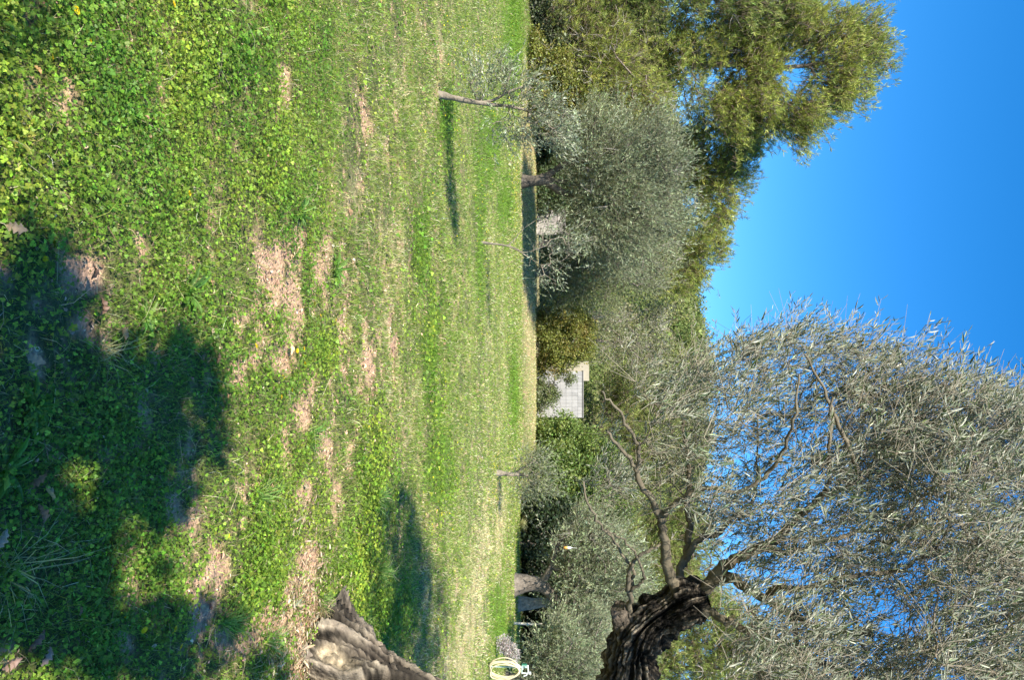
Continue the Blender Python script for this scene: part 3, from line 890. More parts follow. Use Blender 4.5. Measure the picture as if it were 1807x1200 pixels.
    D = unit(wd[:, None] * 1.0 + rng.normal(0, .2, side.shape) + side * 0.72 + np.array([-0.12, 0, 0.1])).reshape(-1, 3)
    N = unit(side + rng.normal(0, .35, side.shape)).reshape(-1, 3)
    P = P.reshape(-1, 3)
    nl = len(P)
    col = vary(rng, nl, mixcol(rng, nl, *OLV_SILVER), 0.22, 0.05)
    s = 0.040 * np.exp(rng.normal(0, .25, nl))
    mk("crown", [leaves(P, D, N, s, s * 0.155, col, 0.3, 0.08)], M_OLIVE, root, base)
    print("big olive leaves", nl, "att", m_)
    # rough grass and shoots round the foot
M_BARKBIG = surfmat("old_olive_bark", 0.95, 14, 0.45, 0.9, 45)
big_olive()

# ------------------------------------------------------------------ young olives in the field
def young(name, label, seed, basepx, d, trunk, blobs, r0, natt, nl, size, csize, pal=OLV_SILVER):
    b = gnd(*basepx)
    plant(name, label, "olive tree", b, [([tuple(A(x, y, d)) if i else (b[0], b[1], -0.05) for i, (x, y) in enumerate(t)], ra, rb) for t, ra, rb in trunk],
          blobs, 'olive', seed, natt, nl, size, csize, pal, M_OLIVE, (0.22, 0.185, 0.14), None, 0.12, 0.0035)
d1 = gnd(775, 165)[1]
young("young_olive", "slender young olive with a curved grey stem, nearest of the young trees in the field", 31, (775, 165), d1,
      [([(775, 165), (800, 172), (835, 179), (870, 184), (905, 188), (935, 196)], 0.042, 0.014), ([(850, 181), (860, 178), (880, 168), (905, 150), (925, 140)][0:0] or [(775, 165), (800, 172), (840, 180), (870, 176), (900, 160), (930, 150)], 0.03, 0.01)],
      [BL(880, 130, 55, 32, d1, .3), BL(925, 170, 50, 45, d1, .4), BL(900, 225, 45, 34, d1, .4), BL(960, 210, 50, 38, d1, .45), BL(985, 245, 28, 30, d1, .35), BL(840, 150, 28, 22, d1, .25)], 0.04, 200, 40, 0.05, 0.2)
d2 = gnd(850, 427)[1]
young("young_olive", "young olive with a thin pale forked stem standing in mid field", 32, (850, 427), d2,
      [([(850, 427), (872, 430), (893, 433), (910, 440), (930, 452), (955, 468)], 0.024, 0.006), ([(850, 427), (872, 430), (893, 433), (905, 425), (922, 405), (940, 392)], 0.018, 0.006), ([(850, 427), (872, 430), (893, 433), (908, 437), (925, 445), (945, 440)], 0.018, 0.006)],
      [BL(960, 400, 30, 30, d2, .6), BL(985, 440, 45, 42, d2, .8), BL(965, 480, 35, 32, d2, .7), BL(1010, 430, 30, 30, d2, .6)], 0.04, 90, 24, 0.055, 0.24)
d3 = gnd(875, 835)[1]
young("young_olive", "small dark stemmed young olive in front of the bushes, right of the pale shed", 33, (875, 835), d3,
      [([(875, 835), (890, 836), (905, 838), (920, 838), (935, 840)], 0.07, 0.03), ([(875, 835), (890, 836), (905, 838), (925, 825), (945, 812)], 0.05, 0.02)],
      [BL(940, 815, 32, 26, d3, .6), BL(925, 855, 26, 34, d3, .6), BL(955, 848, 34, 30, d3, .7)], 0.04, 120, 48, 0.07, 0.28, OLV)

# ------------------------------------------------------------------ trees round the field
def gb(px, py, d):
    p = A(px, py, d); return (p[0], d, 0.0)
def T(py, d, pts, r0, r1):
    """trunk from the ground at picture row py, rising through pts (px, py[, d])"""
    b = gb(930, py, d)
    return ([(b[0], b[1], -0.1)] + [tuple(A(t[0], t[1], t[2] if len(t) > 2 else d)) for t in pts], r0, r1)

dO = 37.5
plant("olive_tree", "broad round grey-green olive on two dark trunks at the far left of the field", "olive tree", gb(918, 318, dO),
      [T(322, dO, [(940, 320), (965, 322), (985, 335), (1010, 345)], 0.23, 0.14), T(316, dO, [(938, 317), (960, 312), (985, 296), (1010, 280)], 0.20, 0.13), T(318, dO, [(940, 318), (970, 316), (1040, 330), (1090, 320)], .12, .07)],
      [BL(1045, 240, 62, 62, dO, 2.6), BL(1095, 285, 95, 85, dO, 3), BL(1120, 370, 92, 80, dO + 1, 3), BL(1060, 330, 70, 95, dO, 2.6), BL(1150, 260, 60, 50, dO, 2), BL(1020, 390, 38, 50, dO, 2), BL(1090, 430, 60, 50, dO + 1, 2.5)],
      'olive', 41, 950, 112, 0.135, 0.8, OLV_SILVER, bare=90, step=0.5, gapn=.2, rough=.42, barkc=(0.09, 0.075, 0.06))
plant("olive_tree", "hazy grey-green olive behind the mid-field sapling, right of the broad round one", "olive tree", gb(935, 480, 44),
      [T(480, 44, [(960, 480), (1000, 470), (1050, 470)], 0.3, 0.12)],
      [BL(1000, 470, 45, 50, 44, 2), BL(1050, 480, 60, 60, 44, 2.5), BL(1130, 470, 60, 50, 48, 2.5), BL(985, 520, 30, 30, 44, 1.5)], 'olive', 42, 380, 88, 0.15, 0.8, OLV, bare=50, step=.6)
plant("scrub_tree", "thin greyish brown tree with bare twigs in front of the hill", "tree", gb(945, 600, 56),
      [T(590, 56, [(980, 595), (1040, 600), (1100, 605)], 0.18, 0.08)],
      [BL(1090, 600, 55, 60, 56, 3), BL(1140, 560, 50, 45, 58, 3), BL(1060, 560, 40, 35, 54, 2.5), BL(1150, 640, 50, 45, 56, 3)], 'broad', 43, 200, 50, 0.13, 0.9, GREYC, bare=180, step=.7)
# shrubs by the shed
plant("shrub", "dense yellow-green shrub with rusty tips left of the pale shed", "shrub", gb(940, 590, 46),
      [T(590, 46, [(960, 588), (1000, 600)], 0.1, 0.05)],
      [BL(965, 580, 30, 42, 46, 1.5), BL(1000, 600, 40, 40, 46, 1.7), BL(985, 630, 32, 30, 46, 1.4), BL(1015, 570, 30, 30, 46, 1.3), BL(1030, 610, 20, 30, 46, 1), BL(955, 640, 12, 18, 46, .7)], 'broad', 44, 420, 120, 0.11, 0.42, SHRUBC, step=.5, bare=30)
plant("shrub", "low loose grey-green shrub in front of the pale shed", "shrub", gb(940, 695, 46),
      [T(695, 46, [(950, 694), (960, 700)], 0.05, 0.02)],
      [BL(950, 680, 16, 22, 46, .9), BL(960, 705, 22, 24, 46, .9), BL(975, 690, 16, 14, 46, .6), BL(945, 720, 10, 14, 46, .6), BL(1000, 668, 18, 12, 46, .6)], 'broad', 45, 130, 66, 0.1, 0.3, OLV, step=.4, bare=16)
plant("shrub", "upright bright green shrub against the right end of the pale shed", "shrub", gb(945, 770, 45),
      [T(770, 45, [(960, 770), (990, 775)], 0.1, 0.04)],
      [BL(965, 760, 24, 20, 45, 1), BL(1000, 775, 45, 38, 45, 1.5), BL(1030, 790, 30, 30, 45, 1.3), BL(955, 785, 14, 16, 45, .8)], 'broad', 46, 330, 110, 0.12, 0.45, BROADC, step=.5, lit=1.2)
plant("carob_tree", "dark rounded evergreen tree behind the dark stemmed sapling", "tree", gb(945, 850, 42),
      [T(850, 42, [(970, 850), (1010, 850)], 0.22, 0.1)],
      [BL(985, 830, 40, 45, 42, 2), BL(1030, 850, 50, 50, 42, 2.2), BL(1000, 890, 40, 40, 42, 2), BL(1060, 820, 40, 40, 43, 2), BL(1080, 880, 40, 45, 43, 2)], 'broad', 47, 460, 110, 0.13, 0.6, BROADC, step=.6, gapn=.2)
# olives on the right side
plant("olive_tree", "wide grey-green olive on a thick sunlit twisted trunk at the right edge of the field", "olive tree", gb(915, 1033, 31),
      [T(1033, 31, [(935, 1030), (955, 1034), (968, 1045), (985, 1060)], 0.34, 0.16), T(1033, 31, [(950, 1030), (968, 1010), (985, 960), (1010, 930)], 0.18, 0.07)],
      [BL(1040, 960, 62, 60, 31, 2), BL(1030, 1030, 60, 60, 31, 2), BL(1050, 1100, 62, 60, 31, 2), BL(1090, 1010, 45, 70, 31, 2), BL(1000, 1090, 30, 30, 31, 1.2)], 'olive', 48, 620, 96, 0.12, 0.6, OLV_SILVER, bare=30, step=.45)
plant("olive_tree", "olive on a smooth pale trunk just right of the twisted one", "olive tree", gb(922, 1066, 34),
      [T(1066, 34, [(940, 1066), (960, 1064), (985, 1070), (1010, 1080)], 0.26, 0.13)],
      [BL(1060, 1090, 60, 60, 35, 2), BL(1100, 1050, 50, 60, 36, 2), BL(1110, 1130, 50, 60, 35, 2)], 'olive', 49, 300, 88, 0.13, 0.6, OLV, barkc=(0.28, 0.24, 0.19), step=.5)
plant("olive_tree", "low leafy olive behind the coiled hose", "olive tree", gb(905, 1190, 25),
      [T(1200, 25, [(930, 1205), (960, 1215)], 0.2, 0.1)],
      [BL(980, 1130, 42, 40, 25, 1.4), BL(1010, 1180, 60, 50, 25, 1.6), BL(955, 1170, 34, 40, 25, 1.1), BL(1040, 1120, 40, 40, 26, 1.4), BL(990, 1250, 60, 40, 25, 1.5)], 'olive', 50, 430, 96, 0.10, 0.5, OLV_SILVER, step=.4, bare=20)
plant("shade_thicket", "thicket filling the gap under the right side olives, shade put into its leaf colour", "shrub", gb(930, 960, 35.5),
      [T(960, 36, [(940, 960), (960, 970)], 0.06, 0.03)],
      [BL(945, 930, 32, 50, 37, 1.4), BL(945, 990, 40, 60, 38, 1.2), BL(950, 1080, 40, 60, 39, 1.2), BL(950, 1170, 45, 60, 37, 1.2), BL(980, 920, 40, 35, 38, 1.5), BL(990, 1020, 40, 60, 39, 1.2), BL(960, 1260, 50, 60, 36, 1.2)], 'broad', 51, 700, 90, 0.16, 0.6, ([(0.022, 0.036, 0.014), (0.035, 0.05, 0.02)], [1, 1]), step=.6, bare=40)  # near-black leaf colours stand in for the deep shade under the olives

# pines
def pine(name, label, seed, py, d, trunk, blobs, natt, nl=165, size=0.26, csize=0.7, pal=PINEC, r0=0.25, bare=30, lit=1.0, gapn=0.12):
    plant(name, label, "pine tree", gb(930, py, d), [T(py, d, trunk, r0, 0.05)], blobs, 'pine', seed, natt, nl, size, csize, pal, None, (0.2, 0.16, 0.13), None, .7, .014, lit=lit, bare=bare, gapn=gapn, shell=2.0, rough=.4)
pine("pine_tree", "tallest pine, its top standing highest against the sky at the left", 61, 95, 46,
     [(1000, 100), (1150, 108), (1310, 113), (1400, 117), (1480, 105), (1540, 95)],
     [BL(1500, 130, 62, 55, 46, 2.2), BL(1505, 60, 50, 45, 46, 2), BL(1545, 90, 28, 35, 46, 1.3), BL(1440, 60, 60, 60, 46, 2.4), BL(1420, 200, 50, 50, 46, 1.8), BL(1415, 245, 18, 26, 46, .9), BL(1380, 40, 60, 60, 46, 2.4),
      BL(1310, 60, 60, 70, 46, 2.5), BL(1310, 190, 50, 75, 46, 2.5), BL(1240, 120, 60, 90, 46, 2.7), BL(1350, 150, 40, 60, 46, 1.8), BL(1170, 100, 60, 80, 46, 2.5), BL(1465, 165, 40, 40, 46, 1.6), BL(1340, 100, 40, 50, 46, 2), BL(1370, 90, 30, 40, 47, 2), BL(1290, 185, 60, 60, 47, 2.4), BL(1355, 205, 45, 45, 47, 2)], 1650, gapn=.22)
pine("pine_tree", "tall pine crowding in from the left edge beside the tallest one", 62, -30, 44,
     [(1000, -30), (1200, -25), (1330, -20), (1420, -10)],
     [BL(1400, -10, 45, 40, 44, 2), BL(1330, -20, 70, 60, 44, 2.5), BL(1230, -20, 80, 70, 44, 2.7), BL(1130, 0, 70, 60, 44, 2.6), BL(1060, 20, 50, 70, 44, 2.2)], 620, pal=PINE_G)
pine("pine_tree", "yellow-green pine whose pointed top shows over the broad olive", 63, 300, 50,
     [(1000, 300), (1150, 300), (1270, 305), (1330, 310)],
     [BL(1290, 300, 45, 60, 50, 2.2), BL(1250, 340, 50, 60, 50, 2.4), BL(1220, 270, 60, 60, 50, 2.5), BL(1325, 310, 16, 22, 50, 1), BL(1280, 370, 30, 35, 50, 1.6), BL(1170, 290, 60, 80, 51, 2.5), BL(1310, 260, 30, 26, 50, 1.3)], 560)
pine("pine_tree", "spreading pine with feathery side boughs right of the pointed one", 64, 430, 56,
     [(1000, 430), (1150, 430), (1240, 435)],
     [BL(1225, 430, 36, 50, 56, 2.4), BL(1265, 440, 16, 26, 56, 1.2), BL(1190, 470, 45, 50, 56, 2.5), BL(1225, 490, 22, 22, 56, 1.2), BL(1160, 420, 50, 60, 57, 2.5), BL(1255, 400, 22, 30, 56, 1.5)], 420, size=0.28)
pine("pine_tree", "bushy low pine in the undergrowth at the foot of the tallest one", 65, 60, 43,
     [(980, 60), (1040, 65), (1100, 70)],
     [BL(1080, 80, 60, 60, 43, 2), BL(1040, 130, 50, 55, 43, 2), BL(1010, 30, 50, 50, 43, 2), BL(1110, 150, 50, 50, 43.5, 2), BL(1150, 190, 40, 45, 44, 2)], 520, pal=PINEC, size=.2, bare=120)
pine("pine_tree", "green pine showing behind the old olive's fork", 66, 1010, 48,
     [(1000, 1010), (1120, 1010), (1240, 1010)],
     [BL(1120, 1000, 70, 80, 48, 2.6), BL(1200, 990, 60, 70, 48, 2.6), BL(1245, 1060, 40, 60, 48, 2.2), BL(1100, 920, 50, 60, 49, 2.4), BL(1180, 910, 50, 60, 49, 2.4), BL(1230, 930, 35, 40, 49, 1.8)], 560, pal=PINE_G, lit=1.1)
pine("pine_tree", "tall green pine at the right edge behind the old olive's limbs", 67, 1180, 44,
     [(1000, 1180), (1200, 1180), (1380, 1185)],
     [BL(1160, 1170, 70, 80, 44, 2.6), BL(1260, 1160, 70, 70, 44, 2.6), BL(1340, 1180, 60, 60, 44, 2.4), BL(1400, 1190, 30, 40, 44, 1.6), BL(1300, 1110, 40, 45, 44, 1.8)], 620, pal=PINE_G, lit=1.1)
pine("pine_tree", "dull green pine left of the old olive's fork, above the evergreen tree", 68, 800, 58,
     [(1000, 800), (1100, 800), (1200, 800)],
     [BL(1120, 780, 60, 60, 58, 2.8), BL(1180, 820, 55, 60, 58, 2.8), BL(1100, 700, 50, 60, 60, 2.8), BL(1170, 720, 50, 60, 60, 2.8), BL(1225, 790, 30, 50, 59, 2.3)], 480, pal=PINE_G, size=.3)
# undergrowth on the left
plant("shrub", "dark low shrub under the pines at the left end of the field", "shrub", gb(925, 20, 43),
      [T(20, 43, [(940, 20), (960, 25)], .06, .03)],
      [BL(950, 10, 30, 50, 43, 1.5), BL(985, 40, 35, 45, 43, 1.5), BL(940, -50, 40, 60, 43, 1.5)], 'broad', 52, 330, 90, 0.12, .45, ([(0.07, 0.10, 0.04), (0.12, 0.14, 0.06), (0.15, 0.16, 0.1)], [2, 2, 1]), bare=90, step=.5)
plant("shrub", "tangled olive-green shrub with grey dead twigs between the pines and the nearest sapling", "shrub", gb(925, 120, 42),
      [T(120, 42, [(940, 120), (960, 125)], .06, .03)],
      [BL(950, 100, 26, 50, 42, 1.4), BL(985, 140, 40, 50, 42, 1.5), BL(960, 180, 34, 45, 42, 1.4), BL(1020, 190, 40, 40, 42.5, 1.5)], 'broad', 53, 360, 90, 0.12, .45, SHRUBC, bare=120, step=.5)
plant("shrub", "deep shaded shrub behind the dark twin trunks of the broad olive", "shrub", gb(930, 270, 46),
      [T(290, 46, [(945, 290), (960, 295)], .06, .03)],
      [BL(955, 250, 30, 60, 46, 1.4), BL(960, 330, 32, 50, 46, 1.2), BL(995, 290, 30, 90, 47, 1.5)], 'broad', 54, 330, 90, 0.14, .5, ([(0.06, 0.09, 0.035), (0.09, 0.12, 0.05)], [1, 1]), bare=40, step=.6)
plant("shrub", "knee-high dry grey bush beside the coiled hose", "shrub", (A(890, 1140, 20.5)[0], 20.5, 0),
      [T(1140, 20.5, [(884, 1140), (892, 1141)], .02, .01)],
      [BL(890, 1140, 12, 16, 20.5, .25), BL(903, 1152, 12, 14, 20.5, .25)], 'broad', 55, 90, 50, 0.035, .10, ([(0.45, 0.38, 0.38), (0.32, 0.27, 0.25), (0.55, 0.5, 0.48)], [1, 1, 1]), bare=60, step=.1, tip=.003)

# wood covering the hill
def wood():
    rng = np.random.default_rng(71)
    parts = []
    tr = []
    for (y0, y1, n, kq, sz, rad) in ((60, 84, 230, 1500, 0.22, 2.3), (84, 125, 420, 800, 0.32, 2.7), (125, 250, 1500, 340, 0.52, 3.0)):
        y = rng.uniform(y0, y1, n); x = rng.uniform(-.62, .62, n) * y
        z = hillz(x, y)
        C0 = np.c_[x, y, z + rad * 0.7]
        R = rad * rng.uniform(.7, 1.35, n)
        Hh = R * rng.uniform(.9, 1.7, n)
        d = unit(rng.normal(0, 1, (n, kq, 3)) + np.array([0, -.2, .3]))
        q = 0.7 + 0.6 * noise((d * 2.1 + C0[:, None]).reshape(-1, 3), 1.0, 3).reshape(n, kq)
        rr = rng.random((n, kq)) ** .3 * q
        P = C0[:, None] + d * rr[..., None] * np.stack([R, R, Hh], -1)[:, None]
        P = P.reshape(-1, 3)
        base = mixcol(rng, n, [(0.14, 0.17, 0.05), (0.20, 0.22, 0.07), (0.21, 0.205, 0.10), (0.10, 0.135, 0.04), (0.26, 0.24, 0.13)], [4, 4, 2, 3, 1])
        col = vary(rng, n * kq, np.repeat(base, kq, 0), 0.25, 0.05)
        D = unit(rng.normal(0, 1, (n * kq, 3)) + [0, 0, .7])
        N = unit(d.reshape(-1, 3) + rng.normal(0, .6, (n * kq, 3)))
        s = sz * np.exp(rng.normal(0, .3, n * kq))
        parts.append(cards(P, D, N, s, s * .55, col))
    w = mk("woodland", parts, M_WOOD)
    tag(w, "mixed pine and scrub wood covering the hill behind the field", "wood", kind='stuff')
wood()

# ------------------------------------------------------------------ tree behind the camera whose shade lies on the near clover
def shade_tree():
    rng = np.random.default_rng(81)
    dark = [(60, 520, 60, 40, .7), (110, 490, 50, 45, .8), (110, 620, 70, 60, .7), (60, 720, 90, 70, 1), (150, 700, 90, 70, 1), (230, 690, 70, 60, 1), (320, 655, 62, 46, 1.2), (375, 690, 36, 30, 1), (280, 760, 80, 60, 1), (380, 790, 40, 50, .8),
            (60, 820, 80, 60, .9), (190, 800, 60, 50, 1), (90, 900, 80, 50, .8), (250, 850, 60, 60, 1), (200, 930, 60, 50, 1), (300, 900, 40, 70, .9), (130, 980, 70, 60, .8), (265, 1040, 34, 50, .9), (60, 1080, 70, 80, 1), (150, 1110, 60, 60, 1), (220, 1150, 80, 50, .9),
            (330, 1090, 40, 40, .8), (400, 1130, 50, 40, .8), (300, 1180, 60, 60, .9), (470, 1190, 50, 40, .7), (0, 900, 60, 200, 1), (0, 700, 50, 100, .8), (0, 560, 40, 60, .6), (30, 10, 14, 16, .7), (0, 80, 10, 80, .7)]
    light = [(130, 868, 38, 45), (235, 985, 34, 60), (30, 615, 32, 36), (25, 1165, 34, 36), (160, 770, 18, 22), (180, 590, 40, 36), (268, 600, 30, 26), (75, 985, 20, 30), (250, 930, 24, 20), (340, 1000, 40, 60), (60, 660, 16, 20), (200, 1040, 22, 24)]
    att = []
    for px, py, a, b, w in dark:
        n = int(26 * w * (a * b) / 3600 * 1.1) + 3
        u = unit(rng.normal(0, 1, (n, 2))) * np.sqrt(rng.random(n))[:, None] * 0.85
        for k in range(n):
            gx_, gy_ = px + u[k, 0] * a, py + u[k, 1] * b
            if any(((gx_ - e[0]) / e[2] / 1.5) ** 2 + ((gy_ - e[1]) / e[3] / 1.5) ** 2 < 1 for e in light) or rng.random() < .45:
                continue
            q = gnd(gx_, gy_)
            h = rng.uniform(3.1, 4.7)
            att.append((q[0] - SH[0] * h, q[1] - SH[1] * h, h))
    att = np.array(att)
    base = np.array([-2.6, -3.2, 0.0])
    root = thing("oak_tree", "leafy oak behind the viewpoint whose shade falls over the near clover", "oak tree", tuple(base))
    tr = smooth_path([(-2.6, -3.2, -0.1), (-2.5, -3.1, .8), (-2.3, -2.8, 1.8), (-2.1, -2.3, 2.8), (-1.8, -1.9, 3.6)], 5)
    L = [(tr, np.linspace(.2, .06, len(tr)))]
    tp = tube(tr, L[0][1], 12, BARKC)
    for P, r in grow(L, att, rng, .2, .003):
        tp += tube(P, r, 5, BARKC, cap=False)
    mk("trunk", tp, M_BARK, root, base, smooth=True)
    K = 20
    n = len(att) * K
    print('shade att', len(att))
    P = np.repeat(att, K, 0) + rng.normal(0, .05, (n, 3))
    D = unit(rng.normal(0, 1, (n, 3))); N = unit(rng.normal(0, .5, (n, 3)) + [-.5, -.8, 1])
    mk("crown", [leaves(P, D, N, 0.07, 0.04, vary(rng, n, (0.08, 0.14, 0.03), .2, .05), .1)], M_BROAD, root, base)
shade_tree()

# ------------------------------------------------------------------ pale shed, wall, posts, hose, bottle
def box(lo, hi, col):
    lo = np.array(lo, float); hi = np.array(hi, float)
    v = np.array([[x, y, z] for x in (lo[0], hi[0]) for y in (lo[1], hi[1]) for z in (lo[2], hi[2])])
    f = np.array([[0, 1, 3, 2], [4, 6, 7, 5], [0, 4, 5, 1], [2, 3, 7, 6], [0, 2, 6, 4], [1, 5, 7, 3]])
    return (v, f, np.array(col))
M_PALE = surfmat("pale_fibre_cement", 0.85, 6, 0.16, 0.3, 30, stretch=(1, 1, .4))
def shed():
    rng = np.random.default_rng(9)
    d = 50.0
    x0 = A(980, 655, d)[0]; x1 = A(980, 737, d)[0]; zt = A(1030, 700, d)[2]
    root = thing("shed", "pale grey panelled shed standing among the shrubs at the far edge of the field", "shed", ((x0 + x1) / 2, d, 0))
    o = ((x0 + x1) / 2, d, 0)
    mk("wall", [box((x0 + .05, d, -.1), (x1 - .05, d + 3, zt - .08), (0.22, 0.21, 0.2))], M_PALE, root, o)
    nr, nc = 9, 13
    for_r = []
    hh = (zt - 0.15) / nr
    ww = (x1 - x0) / nc
    for r in range(nr):
        for c_ in range(nc):
            z0 = .15 + r * hh; xx = x0 + c_ * ww
            t = 0.02 + rng.uniform(0, .008)
            sh = rng.normal(0, .03)
            for_r.append(box((xx + .004, d - t, z0 + .006), (xx + ww - .004, d - .001, z0 + hh - .006), np.array([0.33, 0.32, 0.305]) * (1 + sh) * rng.uniform(.92, 1.06)))
    mk("cladding", for_r, M_PALE, root, o)
    mk("roof", [box((x0 - .03, d - .06, zt - .078), (x1 + .03, d + 3.1, zt - .02), (0.16, 0.15, 0.14))], M_PALE, root, o)
    xc = A(1035, 645, d)[0]; xr = x0 + .35; 
    bl = [box((xc - .25, d + .35, 0), (xr + .3, d + .8, A(1040, 640, d)[2]), (0.36, 0.32, 0.24))]
    w = mk("wall", bl, M_PALE, None)
    tag(w, "bright cream wall end rising beside the top left of the pale shed", "wall")
shed()
def lowwall():
    rng = np.random.default_rng(19)
    d = 48.0
    x0 = A(980, 371, d)[0]; x1 = A(980, 414, d)[0]; z1 = A(998, 380, d)[2]
    P = []
    z = 0.0; row = 0
    while z < z1 - .05:
        h_ = rng.uniform(.16, .26); x = x0
        while x < x1:
            w_ = rng.uniform(.22, .5)
            P.append(box((x + .003, d - .2 - rng.uniform(0, .04), z + .003), (min(x + w_, x1) - .003, d + .2, min(z + h_, z1) - .003), np.array([0.36, 0.33, 0.31]) * rng.uniform(.7, 1.15)))
            x += w_
        z += h_
    P.append(box((x0 + .05, d - .14, -.1), (x1 - .05, d + .14, z1 - .05), (.3, .26, .22)))
    tag(mk("stone_wall", P, M_PALE), "short piece of pale grey stone wall half hidden right of the broad olive", "wall")
lowwall()

def post():
    d = 30.0
    b = A(905, 1100, d); t = A(957, 1102, d)
    p = smooth_path([(b[0], d, -.1), ((b[0] + t[0]) / 2 + .02, d, t[2] / 2), (t[0], d, t[2])], 14)
    cc = np.repeat(np.where(fbm(p, 3.2, 5) > .5, 1.0, .62), 8)[:, None] * np.array([0.62, 0.56, 0.45])
    tb = tube(p, np.linspace(.055, .04, len(p)), 8, BARKC)
    tb[0] = (tb[0][0], tb[0][1], np.vstack([cc, cc[:1], cc[-1:]]))
    tb[1] = (tb[1][0], tb[1][1], (0.55, 0.5, 0.4))
    o = mk("wooden_post", tb, M_TWIG, smooth=True)
    tag(o, "thin pale wooden post upright in the shade between the trunks and the coiled hose", "post")
post()

def hose():
    rng = np.random.default_rng(2)
    d = gnd(862, 1178)[1]
    base = gnd(862, 1178); top = A(933, 1178, d)
    root = thing("hose_stand", "slim pale green hose stand with a bracket head at the right edge", "hose stand", (base[0], d, 0))
    o = (base[0], d, 0)
    h = top[2]
    x = base[0]
    gcol = (0.42, 0.55, 0.48)
    mk("pole", tube([(x, d + .03, -.1), (x, d + .03, h * .5), (x, d + .03, h - .02)], .016, 10, gcol), M_PAINT, root, o, smooth=True)
    mk("bracket", [box((x - .10, d - .10, h - .17), (x + .10, d - .07, h - .15), (0.5, .62, .55)), box((x - .10, d - .10, h - .02), (x + .10, d - .07, h), (0.75, .78, .72)), box((x - .10, d - .10, h - .15), (x - .08, d - .07, h - .02), (0.5, .62, .55)), box((x + .08, d - .10, h - .15), (x + .10, d - .07, h - .02), (0.75, .78, .72)), box((x - .015, d - .07, h - .17), (x + .015, d + .03, h - .13), gcol), box((x - .09, d - .14, h - .24), (x + .09, d + .02, h - .215), gcol)], M_PAINT, root, o)
    mk("tap", [box((x + .06, d - .13, h + .003), (x + .10, d - .06, h + .06), (.55, .55, .52))] + tube([(x + .08, d - .1, h + .02), (x + .08, d - .1, h - .03)], .014, 8, (.6, .6, .56)) + tube([(x + .08, d - .1, h - .03), (x + .13, d - .12, h - .05), (x + .15, d - .12, h - .12)], .014, 8, (.6, .6, .56)), M_PAINT, root, o)
    mk('clip', [box((x - .13, d - .12, h - .16), (x - .103, d - .06, h - .04), (.04, .2, .12))], M_PAINT, root, o)
    # coiled hose hanging over the bracket
    pts = []
    loops = 9
    cz = h * .50
    for k in range(loops):
        rx = .215 + rng.uniform(-.05, .045); rz = h * .40 + rng.uniform(-.05, .05)
        yo = d - .12 - .02 * (k % 4) + rng.uniform(-.01, .01)
        xo = x + rng.uniform(-.015, .015)
        topz = h - .225 + .02 * (k % 3)
        for a in np.linspace(0, 2 * pi, 40, endpoint=False):
            zz = topz - rz + rz * cos(a)
            if zz < .03: zz = .03 + .01 * (k % 4)
            pts.append((xo + rx * sin(a) * (1 + .12 * sin(a * 2 + k)), yo + .015 * sin(a + k), zz))
    pts = np.array(pts)
    ker = np.ones(5) / 5
    for c_ in range(3):
        pts[2:-2, c_] = np.convolve(pts[:, c_], ker, 'valid')
    hz = mk("garden_hose", tube(pts, .0135, 8, (0.56, 0.48, 0.3)), M_PAINT, smooth=True)
    tag(hz, "cream garden hose hanging in a tall coil on its green stand", "hose")
hose()

def bottle():
    d = 28.5
    c0 = A(1003, 967, d)
    z0 = c0[2] - .17
    root = thing("bottle", "small clear bottle with orange bait hanging in the grey-green olive", "bottle", (c0[0], d, z0))
    def lathe(prof, col, n=16):
        V = []
        for r, z in prof:
            for k in range(n):
                V.append((c0[0] + r * cos(k * 2 * pi / n), d + r * sin(k * 2 * pi / n), z0 + z))
        V = np.array(V)
        i = np.arange(len(prof) - 1)[:, None] * n; j = np.arange(n)[None]
        return (V, np.stack([i + j, i + (j + 1) % n, i + n + (j + 1) % n, i + n + j], -1).reshape(-1, 4), np.array(col))
    o = (c0[0], d, z0)
    mk("bait", [lathe([(0.001, 0), (.045, 0), (.046, .14), (.001, .145)], (0.75, 0.32, 0.06))], M_PAINT, root, o, smooth=True)
    mk("bottle_body", [lathe([(.046, .147), (.047, .21), (.035, .25), (.016, .28), (.016, .31), (.001, .311)], (0.75, 0.8, 0.85))], M_PAINT, root, o, smooth=True)
    mk("string", tube([(c0[0], d, z0 + .312), (c0[0] + .02, d, z0 + .5)], .005, 5, (.7, .7, .65)), M_PAINT, root, o)
bottle()

